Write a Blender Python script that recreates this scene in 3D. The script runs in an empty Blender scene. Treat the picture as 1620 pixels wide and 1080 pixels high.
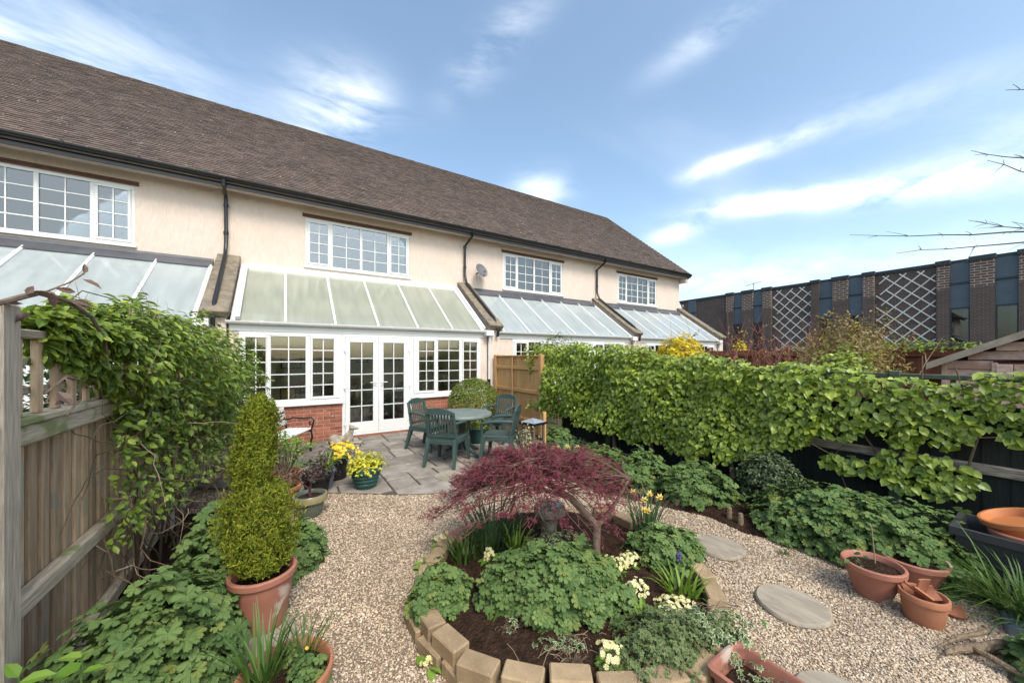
import bpy, bmesh, math, random
import numpy as np
from mathutils import Vector, Matrix
random.seed(11); rng = np.random.default_rng(11)
scene = bpy.context.scene; COL = scene.collection
R = math.radians

# ------------------------------------------------------------ camera
CAM = Vector((0, 0, 1.72))
cam = bpy.data.cameras.new('camera'); camo = bpy.data.objects.new('camera', cam); COL.objects.link(camo)
camo.location = CAM; camo.rotation_euler = (R(90), 0, R(-32.4))
cam.sensor_width = 36; cam.lens = 12.58; cam.shift_y = 0.0136; cam.clip_end = 600; cam.clip_start = 0.05
scene.camera = camo

# ------------------------------------------------------------ sun, sky, exposure
SUN_AZ, SUN_EL = R(183), R(52)
sdir = Vector((math.sin(SUN_AZ)*math.cos(SUN_EL), math.cos(SUN_AZ)*math.cos(SUN_EL), math.sin(SUN_EL)))
sun = bpy.data.lights.new('sun', 'SUN'); suno = bpy.data.objects.new('sun', sun); COL.objects.link(suno)
sun.energy = 1.5; sun.angle = R(18); sun.color = (1.0, 0.945, 0.86)
suno.rotation_euler = sdir.to_track_quat('Z', 'Y').to_euler(); suno.location = (0, -5, 12)
vs = scene.view_settings; vs.view_transform = 'Standard'; vs.look = 'None'; vs.exposure = 0.92; vs.gamma = 1; vs.use_curve_mapping = False
scene.cycles.max_bounces = 8; scene.cycles.transparent_max_bounces = 16; scene.cycles.caustics_reflective = False; scene.cycles.caustics_refractive = False
world = bpy.data.worlds.new('World'); scene.world = world; world.use_nodes = True
def build_world():
    nt = world.node_tree; N = nt.nodes; L = nt.links; N.clear()
    def nn(t, **k):
        n = N.new(t)
        for a, b in k.items(): setattr(n, a, b)
        return n
    def math_(op, a, b=None, clamp=False):
        n = nn('ShaderNodeMath', operation=op, use_clamp=clamp)
        for i, v in enumerate((a, b)):
            if v is None: continue
            if isinstance(v, (int, float)): n.inputs[i].default_value = v
            else: L.new(v, n.inputs[i])
        return n.outputs[0]
    out = nn('ShaderNodeOutputWorld'); bg = nn('ShaderNodeBackground'); L.new(bg.outputs[0], out.inputs[0])
    sky = nn('ShaderNodeTexSky', sky_type='NISHITA', sun_disc=False, sun_elevation=SUN_EL, sun_rotation=SUN_AZ)
    sky.altitude = 50; sky.air_density = 1.0; sky.dust_density = 2.5; sky.ozone_density = 1.0
    tc = nn('ShaderNodeTexCoord'); d = tc.outputs['Generated']
    sep = nn('ShaderNodeSeparateXYZ'); L.new(d, sep.inputs[0])
    zz = math_('MAXIMUM', sep.outputs[2], 0.02)
    zz = math_('ADD', zz, 0.10)
    comb = nn('ShaderNodeCombineXYZ')
    L.new(math_('DIVIDE', sep.outputs[0], zz), comb.inputs[0]); L.new(math_('DIVIDE', sep.outputs[1], zz), comb.inputs[1])
    # drawn-out cirrus
    mp = nn('ShaderNodeMapping'); mp.inputs['Rotation'].default_value = (0, 0, R(28)); mp.inputs['Scale'].default_value = (0.33, 1.15, 1); mp.inputs['Location'].default_value = (3.1, 1.7, 0)
    L.new(comb.outputs[0], mp.inputs[0])
    n1 = nn('ShaderNodeTexNoise'); n1.inputs['Scale'].default_value = 1.15; n1.inputs['Detail'].default_value = 9; n1.inputs['Roughness'].default_value = 0.5; n1.inputs['Distortion'].default_value = 0.25
    L.new(mp.outputs[0], n1.inputs['Vector'])
    wisps = nn('ShaderNodeMapRange'); wisps.inputs[1].default_value = 0.47; wisps.inputs[2].default_value = 0.82; wisps.interpolation_type = 'SMOOTHSTEP'
    L.new(n1.outputs[0], wisps.inputs[0])
    # finer break-up for the cloud clumps
    n2 = nn('ShaderNodeTexNoise'); n2.inputs['Scale'].default_value = 9; n2.inputs['Detail'].default_value = 8; n2.inputs['Roughness'].default_value = 0.6; n2.inputs['Distortion'].default_value = 0.3
    mp2 = nn('ShaderNodeMapping'); mp2.inputs['Rotation'].default_value = (0, 0, R(20)); mp2.inputs['Scale'].default_value = (0.5, 0.9, 1.9); L.new(d, mp2.inputs[0]); L.new(mp2.outputs[0], n2.inputs['Vector'])
    total = math_('MULTIPLY', wisps.outputs[0], 0.22)
    # clumps: azimuth (deg, clockwise from +Y), elevation, half-widths in azimuth / elevation, tilt, strength
    clumps = [(-19, 27, 9, 5, 22, .6), (-9, 24, 6, 4, 25, .45), (4.8, 31, 5, 4.2, 25, .75), (9.5, 33, 4, 3, 20, .5), (36.5, 24.5, 4, 2.4, 5, .75), (74, 18.3, 11, 1.35, -8, 1.1), (85, 17.2, 8, 1.7, -9, .9), (66, 19.3, 6, 1.0, -4, .7), (60.3, 24.4, 2.4, 1.1, 4, 1.0),
              (64.5, 25.1, 3, .8, 0, .8), (70, 25.4, 5, 1.0, 6, .45), (57, 17.3, 3.5, 1.2, 8, .9), (30, 41, 8, 2.2, 40, .35), (61, 38, 6, 1.6, 15, .35), (80, 25.5, 10, 2.2, -6, .2), (66, 10.5, 20, 2.2, 0, .6), (-30, 22, 16, 6, 5, .5), (104, 20, 15, 2, -4, .7), (150, 28, 20, 5, 10, .6), (215, 24, 18, 5, 0, .6), (275, 30, 18, 4, 8, .6)]
    for az, el, wa, we, tilt, st in clumps:
        a, e = R(az), R(el); c = Vector((math.sin(a)*math.cos(e), math.cos(a)*math.cos(e), math.sin(e)))
        right = Vector((math.cos(a), -math.sin(a), 0)); up = right.cross(c) * 1.0
        t = R(tilt); ax1 = right*math.cos(t) + up*math.sin(t); ax2 = -right*math.sin(t) + up*math.cos(t)
        def dot(v):
            n = nn('ShaderNodeVectorMath', operation='DOT_PRODUCT'); L.new(d, n.inputs[0]); n.inputs[1].default_value = v; return n.outputs['Value']
        q1 = math_('MULTIPLY', dot(ax1), 1/math.sin(R(wa))); q2 = math_('MULTIPLY', math_('SUBTRACT', dot(ax2), c.dot(ax2)), 1/math.sin(R(we)))
        f = math_('ADD', math_('MULTIPLY', q1, q1), math_('MULTIPLY', q2, q2))
        front = math_('GREATER_THAN', dot(c), 0.0)
        g = math_('MULTIPLY', math_('MULTIPLY', math_('POWER', 2.718, math_('MULTIPLY', f, -1.1)), st), front)
        total = math_('ADD', total, math_('MULTIPLY', g, math_('MULTIPLY_ADD' if False else 'ADD', math_('MULTIPLY', n2.outputs[0], 3.6), -1.22, clamp=True)))
    total = math_('MINIMUM', total, 0.93)
    mix = nn('ShaderNodeMix', data_type='RGBA'); L.new(total, mix.inputs[0]); tint = nn('ShaderNodeMix', data_type='RGBA', blend_type='MULTIPLY'); tint.inputs[0].default_value = 1; L.new(sky.outputs[0], tint.inputs[6]); tint.inputs[7].default_value = (1.08, 1.12, 1.03, 1); L.new(tint.outputs[2], mix.inputs[6]); mix.inputs[7].default_value = (5.2, 5.5, 5.9, 1)
    L.new(mix.outputs[2], bg.inputs[0]); bg.inputs[1].default_value = 0.15
build_world()

# ------------------------------------------------------------ materials
MATS = {}
def base_nodes(name):
    m = bpy.data.materials.new(name); m.use_nodes = True; nt = m.node_tree
    return m, nt, nt.nodes, nt.links, nt.nodes['Principled BSDF'], nt.nodes['Material Output']
def M(name, col, col2=None, rough=0.6, spec=0.3, scale=6.0, stretch=(1, 1, 1), bump=0.0, bscale=40.0, jit=0.0, metal=0.0, det=5.0, spots=None, lo=.35, hi=.65, bdist=0.01, bstretch=None, coat=0):
    if name in MATS: return MATS[name]
    m, nt, N, L, P, O = base_nodes(name); MATS[name] = m
    geo = N.new('ShaderNodeNewGeometry'); oi = N.new('ShaderNodeObjectInfo')
    add = N.new('ShaderNodeVectorMath'); add.operation = 'ADD'
    k = N.new('ShaderNodeMath'); k.operation = 'MULTIPLY'; k.inputs[1].default_value = 37.0 if jit else 0.0
    L.new(oi.outputs['Random'], k.inputs[0]); L.new(geo.outputs['Position'], add.inputs[0]); L.new(k.outputs[0], add.inputs[1])
    mp = N.new('ShaderNodeMapping'); mp.inputs['Scale'].default_value = stretch; L.new(add.outputs[0], mp.inputs[0])
    nz = N.new('ShaderNodeTexNoise'); nz.inputs['Scale'].default_value = scale; nz.inputs['Detail'].default_value = det; nz.inputs['Roughness'].default_value = .62; L.new(mp.outputs[0], nz.inputs['Vector'])
    mr = N.new('ShaderNodeMapRange'); mr.inputs[1].default_value = lo; mr.inputs[2].default_value = hi; L.new(nz.outputs[0], mr.inputs[0])
    c2 = col2 if col2 else tuple(v*.8 for v in col)
    mx = N.new('ShaderNodeMix'); mx.data_type = 'RGBA'; L.new(mr.outputs[0], mx.inputs[0]); mx.inputs[6].default_value = (*c2, 1); mx.inputs[7].default_value = (*col, 1)
    cur = mx.outputs[2]
    if spots:
        scol, sscale, thr = spots
        n3 = N.new('ShaderNodeTexNoise'); n3.inputs['Scale'].default_value = sscale; n3.inputs['Detail'].default_value = 3; L.new(add.outputs[0], n3.inputs['Vector'])
        m3 = N.new('ShaderNodeMapRange'); m3.inputs[1].default_value = thr; m3.inputs[2].default_value = thr+.06; L.new(n3.outputs[0], m3.inputs[0])
        x3 = N.new('ShaderNodeMix'); x3.data_type = 'RGBA'; L.new(m3.outputs[0], x3.inputs[0]); L.new(cur, x3.inputs[6]); x3.inputs[7].default_value = (*scol, 1); cur = x3.outputs[2]
    if jit:
        hs = N.new('ShaderNodeHueSaturation'); mj = N.new('ShaderNodeMapRange'); mj.inputs[3].default_value = 1-jit; mj.inputs[4].default_value = 1+jit
        L.new(oi.outputs['Random'], mj.inputs[0]); L.new(mj.outputs[0], hs.inputs['Value']); L.new(cur, hs.inputs['Color']); cur = hs.outputs[0]
    L.new(cur, P.inputs['Base Color'])
    P.inputs['Roughness'].default_value = rough; P.inputs['Specular IOR Level'].default_value = spec; P.inputs['Metallic'].default_value = metal; P.inputs['Coat Weight'].default_value = coat
    if bump:
        nb = N.new('ShaderNodeTexNoise'); nb.inputs['Scale'].default_value = bscale; nb.inputs['Detail'].default_value = 4
        if bstretch:
            mb_ = N.new('ShaderNodeMapping'); mb_.inputs['Scale'].default_value = bstretch; L.new(add.outputs[0], mb_.inputs[0]); L.new(mb_.outputs[0], nb.inputs['Vector'])
        else: L.new(mp.outputs[0], nb.inputs['Vector'])
        bp = N.new('ShaderNodeBump'); bp.inputs['Strength'].default_value = bump; bp.inputs['Distance'].default_value = bdist
        L.new(nb.outputs[0], bp.inputs['Height']); L.new(bp.outputs[0], P.inputs['Normal'])
    return m
def leafmat(name, cols, trans=.28, rough=.45, spec=.35, edge=None):
    """cols: list of colours picked per leaf; edge: colour of the leaf margin"""
    if name in MATS: return MATS[name]
    m, nt, N, L, P, O = base_nodes(name); MATS[name] = m
    at = N.new('ShaderNodeAttribute'); at.attribute_name = 'var'; oi = N.new('ShaderNodeObjectInfo')
    ad = N.new('ShaderNodeMath'); ad.operation = 'ADD'; L.new(at.outputs['Fac'], ad.inputs[0]); L.new(oi.outputs['Random'], ad.inputs[1])
    fr = N.new('ShaderNodeMath'); fr.operation = 'FRACT'; L.new(ad.outputs[0], fr.inputs[0])
    rp = N.new('ShaderNodeValToRGB'); el = rp.color_ramp.elements
    while len(el) < len(cols): el.new(.5)
    for i, c in enumerate(cols): el[i].position = i/(len(cols)-1)*.96+.02; el[i].color = (*c, 1)
    L.new(fr.outputs[0], rp.inputs[0]); cur = rp.outputs[0]
    if edge:
        ae = N.new('ShaderNodeAttribute'); ae.attribute_name = 'edge'
        mr = N.new('ShaderNodeMapRange'); mr.inputs[1].default_value = .5; mr.inputs[2].default_value = .8; L.new(ae.outputs['Fac'], mr.inputs[0])
        x = N.new('ShaderNodeMix'); x.data_type = 'RGBA'; L.new(mr.outputs[0], x.inputs[0]); L.new(cur, x.inputs[6]); x.inputs[7].default_value = (*edge, 1); cur = x.outputs[2]
    L.new(cur, P.inputs['Base Color']); P.inputs['Roughness'].default_value = rough; P.inputs['Specular IOR Level'].default_value = spec
    tr = N.new('ShaderNodeBsdfTranslucent'); hs = N.new('ShaderNodeHueSaturation'); hs.inputs['Value'].default_value = 1.25; hs.inputs['Hue'].default_value = .485; L.new(cur, hs.inputs['Color']); L.new(hs.outputs[0], tr.inputs[0])
    mx = N.new('ShaderNodeMixShader'); mx.inputs[0].default_value = trans; L.new(P.outputs[0], mx.inputs[1]); L.new(tr.outputs[0], mx.inputs[2]); L.new(mx.outputs[0], O.inputs[0])
    return m
def glassmat(name, ior=1.9, tint=(.9, .93, .92), rough=.012, wav=.02):
    m, nt, N, L, P, O = base_nodes(name); MATS[name] = m; N.remove(P)
    fr = N.new('ShaderNodeFresnel'); fr.inputs[0].default_value = ior
    t = N.new('ShaderNodeBsdfTransparent'); t.inputs[0].default_value = (*tint, 1); g = N.new('ShaderNodeBsdfGlossy'); g.inputs['Roughness'].default_value = rough
    nz = N.new('ShaderNodeTexNoise'); nz.inputs['Scale'].default_value = 1.6; geo = N.new('ShaderNodeNewGeometry'); L.new(geo.outputs['Position'], nz.inputs['Vector'])
    b = N.new('ShaderNodeBump'); b.inputs['Strength'].default_value = wav; b.inputs['Distance'].default_value = .05; L.new(nz.outputs[0], b.inputs['Height']); L.new(b.outputs[0], g.inputs['Normal'])
    mx = N.new('ShaderNodeMixShader'); L.new(fr.outputs[0], mx.inputs[0]); L.new(t.outputs[0], mx.inputs[1]); L.new(g.outputs[0], mx.inputs[2]); L.new(mx.outputs[0], O.inputs[0])
    return m
def opalmat(name, col, trans=.45, clear=0.0):
    """obscured roof glazing: lets daylight through, mirrors a little"""
    m, nt, N, L, P, O = base_nodes(name); MATS[name] = m
    P.inputs['Roughness'].default_value = .05; P.inputs['Specular IOR Level'].default_value = .6; P.inputs['IOR'].default_value = 1.85
    geo = N.new('ShaderNodeNewGeometry'); mpp = N.new('ShaderNodeMapping'); mpp.inputs['Scale'].default_value = (5, .8, .8); nz = N.new('ShaderNodeTexNoise'); nz.inputs['Scale'].default_value = 1.5; nz.inputs['Detail'].default_value = 6; L.new(geo.outputs['Position'], mpp.inputs[0]); L.new(mpp.outputs[0], nz.inputs['Vector'])
    mxx = N.new('ShaderNodeMix'); mxx.data_type = 'RGBA'; mrr = N.new('ShaderNodeMapRange'); mrr.inputs[1].default_value = .35; mrr.inputs[2].default_value = .7; L.new(nz.outputs[0], mrr.inputs[0]); L.new(mrr.outputs[0], mxx.inputs[0]); mxx.inputs[6].default_value = (*col, 1); mxx.inputs[7].default_value = (*[v*.80 for v in col], 1); L.new(mxx.outputs[2], P.inputs['Base Color'])
    t = N.new('ShaderNodeBsdfTranslucent'); t.inputs[0].default_value = (*[min(1, v*1.35) for v in col], 1)
    mx = N.new('ShaderNodeMixShader'); mx.inputs[0].default_value = trans; L.new(P.outputs[0], mx.inputs[1]); L.new(t.outputs[0], mx.inputs[2])
    last = mx
    if clear:
        tp = N.new('ShaderNodeBsdfTransparent'); m2 = N.new('ShaderNodeMixShader'); m2.inputs[0].default_value = clear; L.new(mx.outputs[0], m2.inputs[1]); L.new(tp.outputs[0], m2.inputs[2]); last = m2
    L.new(last.outputs[0], O.inputs[0]); return m
def brickmat(name, c1, c2, mortar, axes='YZ', bw=.225, rh=.075, ms=.012):
    m, nt, N, L, P, O = base_nodes(name); MATS[name] = m
    geo = N.new('ShaderNodeNewGeometry'); s = N.new('ShaderNodeSeparateXYZ'); L.new(geo.outputs['Position'], s.inputs[0]); c = N.new('ShaderNodeCombineXYZ')
    L.new(s.outputs['XYZ'.index(axes[0])], c.inputs[0]); L.new(s.outputs['XYZ'.index(axes[1])], c.inputs[1])
    b = N.new('ShaderNodeTexBrick'); L.new(c.outputs[0], b.inputs['Vector']); b.inputs['Color1'].default_value = (*c1, 1); b.inputs['Color2'].default_value = (*c2, 1); b.inputs['Mortar'].default_value = (*mortar, 1)
    b.inputs['Scale'].default_value = 1; b.inputs['Mortar Size'].default_value = ms; b.inputs['Brick Width'].default_value = bw; b.inputs['Row Height'].default_value = rh; b.inputs['Bias'].default_value = 0
    nz = N.new('ShaderNodeTexNoise'); nz.inputs['Scale'].default_value = 1.4; nz.inputs['Detail'].default_value = 6; L.new(geo.outputs['Position'], nz.inputs['Vector'])
    mr = N.new('ShaderNodeMapRange'); mr.inputs[3].default_value = .7; mr.inputs[4].default_value = 1.3; L.new(nz.outputs[0], mr.inputs[0])
    hs = N.new('ShaderNodeHueSaturation'); L.new(mr.outputs[0], hs.inputs['Value']); L.new(b.outputs[0], hs.inputs['Color']); L.new(hs.outputs[0], P.inputs['Base Color']); P.inputs['Roughness'].default_value = .85
    bp = N.new('ShaderNodeBump'); bp.inputs['Strength'].default_value = .5; bp.inputs['Distance'].default_value = .01; bp.invert = True; L.new(b.outputs['Fac'], bp.inputs['Height']); L.new(bp.outputs[0], P.inputs['Normal'])
    return m
def pebblemat(name, cols, rough=.75):
    m, nt, N, L, P, O = base_nodes(name); MATS[name] = m
    at = N.new('ShaderNodeAttribute'); at.attribute_name = 'var'; rp = N.new('ShaderNodeValToRGB'); el = rp.color_ramp.elements
    while len(el) < len(cols): el.new(.5)
    for i, c in enumerate(cols): el[i].position = i/(len(cols)-1); el[i].color = (*c, 1)
    rp.color_ramp.interpolation = 'LINEAR'
    L.new(at.outputs['Fac'], rp.inputs[0])
    geo = N.new('ShaderNodeNewGeometry'); nz = N.new('ShaderNodeTexNoise'); nz.inputs['Scale'].default_value = 2.2; nz.inputs['Detail'].default_value = 4; L.new(geo.outputs['Position'], nz.inputs['Vector'])
    mr = N.new('ShaderNodeMapRange'); mr.inputs[1].default_value = .3; mr.inputs[2].default_value = .7; mr.inputs[3].default_value = .78; mr.inputs[4].default_value = 1.12; L.new(nz.outputs[0], mr.inputs[0])
    hs = N.new('ShaderNodeHueSaturation'); L.new(mr.outputs[0], hs.inputs['Value']); L.new(rp.outputs[0], hs.inputs['Color']); L.new(hs.outputs[0], P.inputs['Base Color']); P.inputs['Roughness'].default_value = rough
    return m

M('render_wall', (.685, .568, .495), (.64, .527, .455), rough=.9, spec=.1, scale=1.6, stretch=(1.6, 1.6, .6), lo=.25, hi=.65, bump=1.0, bscale=20, bdist=.03, bstretch=(1, 1, .22))
M('tile', (.175, .132, .108), (.115, .088, .076), rough=.85, spec=.15, scale=3.5, jit=.0, spots=((.42, .37, .31), 26, .69), bump=.3, bscale=60)
M('black_plastic', (.012, .013, .015), rough=.35, spec=.5)
M('upvc', (.72, .72, .715), (.685, .685, .68), rough=.32, spec=.4, scale=2)
M('lead', (.085, .09, .105), (.06, .062, .072), rough=.5, spec=.4, scale=4)
M('coping', (.25, .205, .15), (.14, .12, .095), rough=.9, scale=7, bump=.5, bscale=60)
M('brick', (.36, .125, .075), (.25, .085, .055), rough=.85, scale=14, jit=.28, bump=.4, bscale=90, spots=((.42, .36, .30), 11, .68))
M('mortar', (.36, .31, .26), rough=.95, scale=20)
M('joint', (.10, .085, .07), (.06, .055, .04), rough=1, scale=20)
M('lintel', (.15, .075, .05), (.09, .05, .04), rough=.9, scale=12)
M('slab', (.29, .255, .22), (.17, .15, .13), rough=.8, spec=.25, scale=3.6, jit=.27, bump=.5, bscale=22, bdist=.012, spots=((.42, .38, .33), 9, .68))
M('stone_step', (.33, .285, .225), (.22, .19, .15), rough=.9, scale=16, stretch=(1.6, .35, 1), bump=.6, bscale=22, jit=.12)
M('block', (.385, .28, .17), (.27, .195, .12), rough=.95, spec=.1, scale=7, bump=.5, bscale=220, jit=.12, spots=((.5, .42, .32), 120, .66))
M('soil', (.055, .032, .022), (.028, .017, .012), rough=1, spec=.05, scale=18, bump=1.0, bscale=60, bdist=.03, spots=((.16, .12, .09), 60, .7))
M('earth', (.07, .075, .035), (.04, .045, .022), rough=1, scale=3)
M('gravel_base', (.36, .27, .185), (.15, .11, .075), rough=.95, scale=75, bump=1.0, bscale=85, bdist=.02, lo=.3, hi=.7)
pebblemat('pebble', [(.68, .56, .42), (.48, .36, .245), (.61, .48, .34), (.30, .22, .15), (.76, .67, .55), (.42, .305, .205), (.56, .45, .335), (.19, .15, .12), (.61, .475, .33), (.37, .285, .22)])
M('old_wood', (.54, .385, .255), (.36, .245, .155), rough=.85, scale=7, stretch=(5, 5, .6), jit=.26, bump=.5, bscale=26, spots=((.36, .31, .24), 5, .62))
M('grey_wood', (.54, .46, .375), (.34, .28, .22), rough=.85, scale=9, stretch=(7, 7, .6), jit=.1, bump=.6, bscale=26, spots=((.13, .10, .08), 9, .70))
M('rail_wood', (.50, .42, .315), (.30, .245, .18), rough=.85, scale=9, stretch=(7, .6, 7), jit=.15, bump=.5, bscale=26, spots=((.2, .22, .10), 4, .58))
M('gold_wood', (.56, .335, .145), (.46, .255, .10), rough=.7, scale=8, stretch=(7, 7, .5), jit=.10, bump=.3, bscale=24)
M('dark_fence', (.017, .024, .019), (.010, .014, .012), rough=.75, scale=8, stretch=(6, 6, .5), jit=.25, bump=.4, bscale=24)
M('peeled_rail', (.36, .31, .25), (.11, .10, .085), rough=.85, scale=10, stretch=(8, .8, 8), bump=.6, bscale=30)
M('green_trellis', (.085, .115, .075), (.05, .065, .045), rough=.8, scale=10, jit=.2)
M('red_fence', (.21, .075, .035), (.13, .048, .025), rough=.8, scale=7, stretch=(5, 5, .6), jit=.2)
M('shed_wood', (.62, .44, .36), (.46, .25, .18), rough=.85, scale=5, stretch=(3, 1, 1.3), jit=.2, bump=.5, bscale=30, lo=.38, hi=.6)
M('shed_trim', (.44, .36, .28), (.33, .26, .2), rough=.8, scale=9)
M('green_plastic', (.052, .085, .078), (.042, .07, .066), rough=.42, spec=.4, scale=9)
M('table_plastic', (.17, .205, .19), (.125, .16, .15), rough=.42, spec=.45, scale=9)
M('pot_green', (.022, .078, .07), (.018, .06, .055), rough=.38, spec=.45)
M('pot_black', (.014, .013, .013), rough=.5)
M('terracotta', (.39, .17, .095), (.30, .12, .066), rough=.7, scale=5, bump=.15, bscale=80, jit=.12, spots=((.42, .27, .19), 7, .66))
M('terracotta_plastic', (.36, .155, .105), (.29, .12, .085), rough=.6, spec=.3, scale=5, jit=.1, spots=((.46, .36, .30), 6, .62))
M('terracotta_orange', (.50, .19, .07), (.44, .16, .06), rough=.55, scale=4, jit=.06)
M('glazed', (.125, .14, .10), (.075, .10, .085), rough=.3, spec=.6, scale=3)
M('glazed_rim', (.30, .25, .13), (.22, .19, .10), rough=.35, spec=.5, scale=8)
M('trough_grey', (.045, .047, .05), rough=.5, spec=.35)
M('iron', (.012, .012, .013), rough=.5, spec=.4, metal=.2)
M('white_slat', (.74, .74, .73), (.62, .62, .6), rough=.45, scale=6)
M('statue', (.37, .32, .255), (.21, .185, .15), rough=.95, scale=14, bump=.5, bscale=60)
M('old_stone', (.30, .26, .205), (.17, .15, .12), rough=.95, scale=14, bump=.8, bscale=40, spots=((.45, .42, .36), 18, .64))
M('turquoise', (.24, .58, .60), rough=.25, spec=.5)
M('bark', (.20, .145, .11), (.115, .083, .065), rough=.9, scale=22, stretch=(1, 1, .4), bump=.6, bscale=40)
M('twig', (.16, .115, .075), (.09, .06, .04), rough=.9, scale=14)
M('red_twig', (.34, .12, .11), (.20, .07, .065), rough=.8, scale=14)
M('dead_stem', (.36, .28, .19), (.24, .18, .12), rough=.9, scale=14)
M('driftwood', (.27, .20, .13), (.12, .085, .06), rough=.9, scale=16, stretch=(1, 4, 4), bump=.8, bscale=30)
M('dish', (.17, .175, .19), rough=.5, metal=.1)
M('dish_pale', (.50, .51, .52), rough=.5)
brickmat('brown_brick', (.115, .074, .062), (.078, .053, .047), (.15, .12, .105))
brickmat('brown_brick_pale', (.13, .075, .06), (.10, .062, .052), (.40, .32, .26), ms=.018, bw=.34, rh=.115)
M('slate_panel', (.10, .13, .16), (.088, .112, .14), rough=.5, spec=.3, scale=2)
M('slate_frame', (.045, .055, .065), rough=.5)
M('white_strip', (.80, .77, .72), (.66, .63, .58), rough=.7, scale=5)
M('room_wall', (.74, .67, .55), rough=.9, scale=2)
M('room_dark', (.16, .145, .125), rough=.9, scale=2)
M('carpet', (.46, .34, .28), rough=1, scale=30)

M('curtain', (.62, .62, .60), (.5, .5, .49), rough=.9, scale=4)
M('dark_furniture', (.06, .045, .035), rough=.6)
M('cream_cloth', (.36, .33, .26), rough=.95, scale=8)
M('paper', (.62, .58, .50), rough=.9, scale=10)
M('blue_grey', (.16, .2, .24), rough=.6)
M('moss_mat', (.10, .15, .055), (.075, .11, .05), rough=1, scale=30, bump=.6, bscale=90)
M('chrome', (.6, .6, .6), rough=.25, metal=1)
M('yellow_sign', (.6, .5, .04), rough=.5)
glassmat('glass', ior=2.05); glassmat('glass_up', ior=2.6, tint=(.8, .84, .86)); glassmat('glass_far', ior=1.8, tint=(.55, .58, .6))
opalmat('opal_green', (.53, .55, .47), .45); opalmat('opal_blue', (.56, .61, .62), .4); opalmat('blind', (.62, .60, .54), .5); 
def mt(n): return MATS[n]
# ------------------------------------------------------------ mesh helpers
WL = {}
def rotz(a): return Matrix.Rotation(a, 3, 'Z')
def frame_from(p, q, up=Vector((0, 0, 1))):
    y = (q-p).normalized(); x = y.cross(up)
    if x.length < 1e-4: x = y.cross(Vector((1, 0, 0)))
    x.normalize(); z = x.cross(y); return Matrix((x, y, z)).transposed()
CH_T = None
def _chbox():
    cs = [(sx, sy, sz) for sx in (-1, 1) for sy in (-1, 1) for sz in (-1, 1)]; idx = {c: i for i, c in enumerate(cs)}; F = []
    for k in range(3):
        o = [a for a in range(3) if a != k]
        for s in (-1, 1):
            q = []
            for a, b in ((-1, -1), (1, -1), (1, 1), (-1, 1)):
                c = [0]*3; c[k] = s; c[o[0]] = a; c[o[1]] = b; q.append(idx[tuple(c)]*3+k)
            F.append(q)
    for k in range(3):
        a, b = [x for x in range(3) if x != k]
        for sa in (-1, 1):
            for sb in (-1, 1):
                c1 = [0]*3; c1[k] = -1; c1[a] = sa; c1[b] = sb; c2 = list(c1); c2[k] = 1; i, j = idx[tuple(c1)]*3, idx[tuple(c2)]*3
                F.append([i+a, j+a, j+b, i+b])
    for i in range(8): F.append([i*3, i*3+1, i*3+2])
    return cs, F
CS, CF = _chbox()
BF = [(0, 1, 3, 2), (4, 6, 7, 5), (0, 4, 5, 1), (2, 3, 7, 6), (0, 2, 6, 4), (1, 5, 7, 3)]
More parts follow.
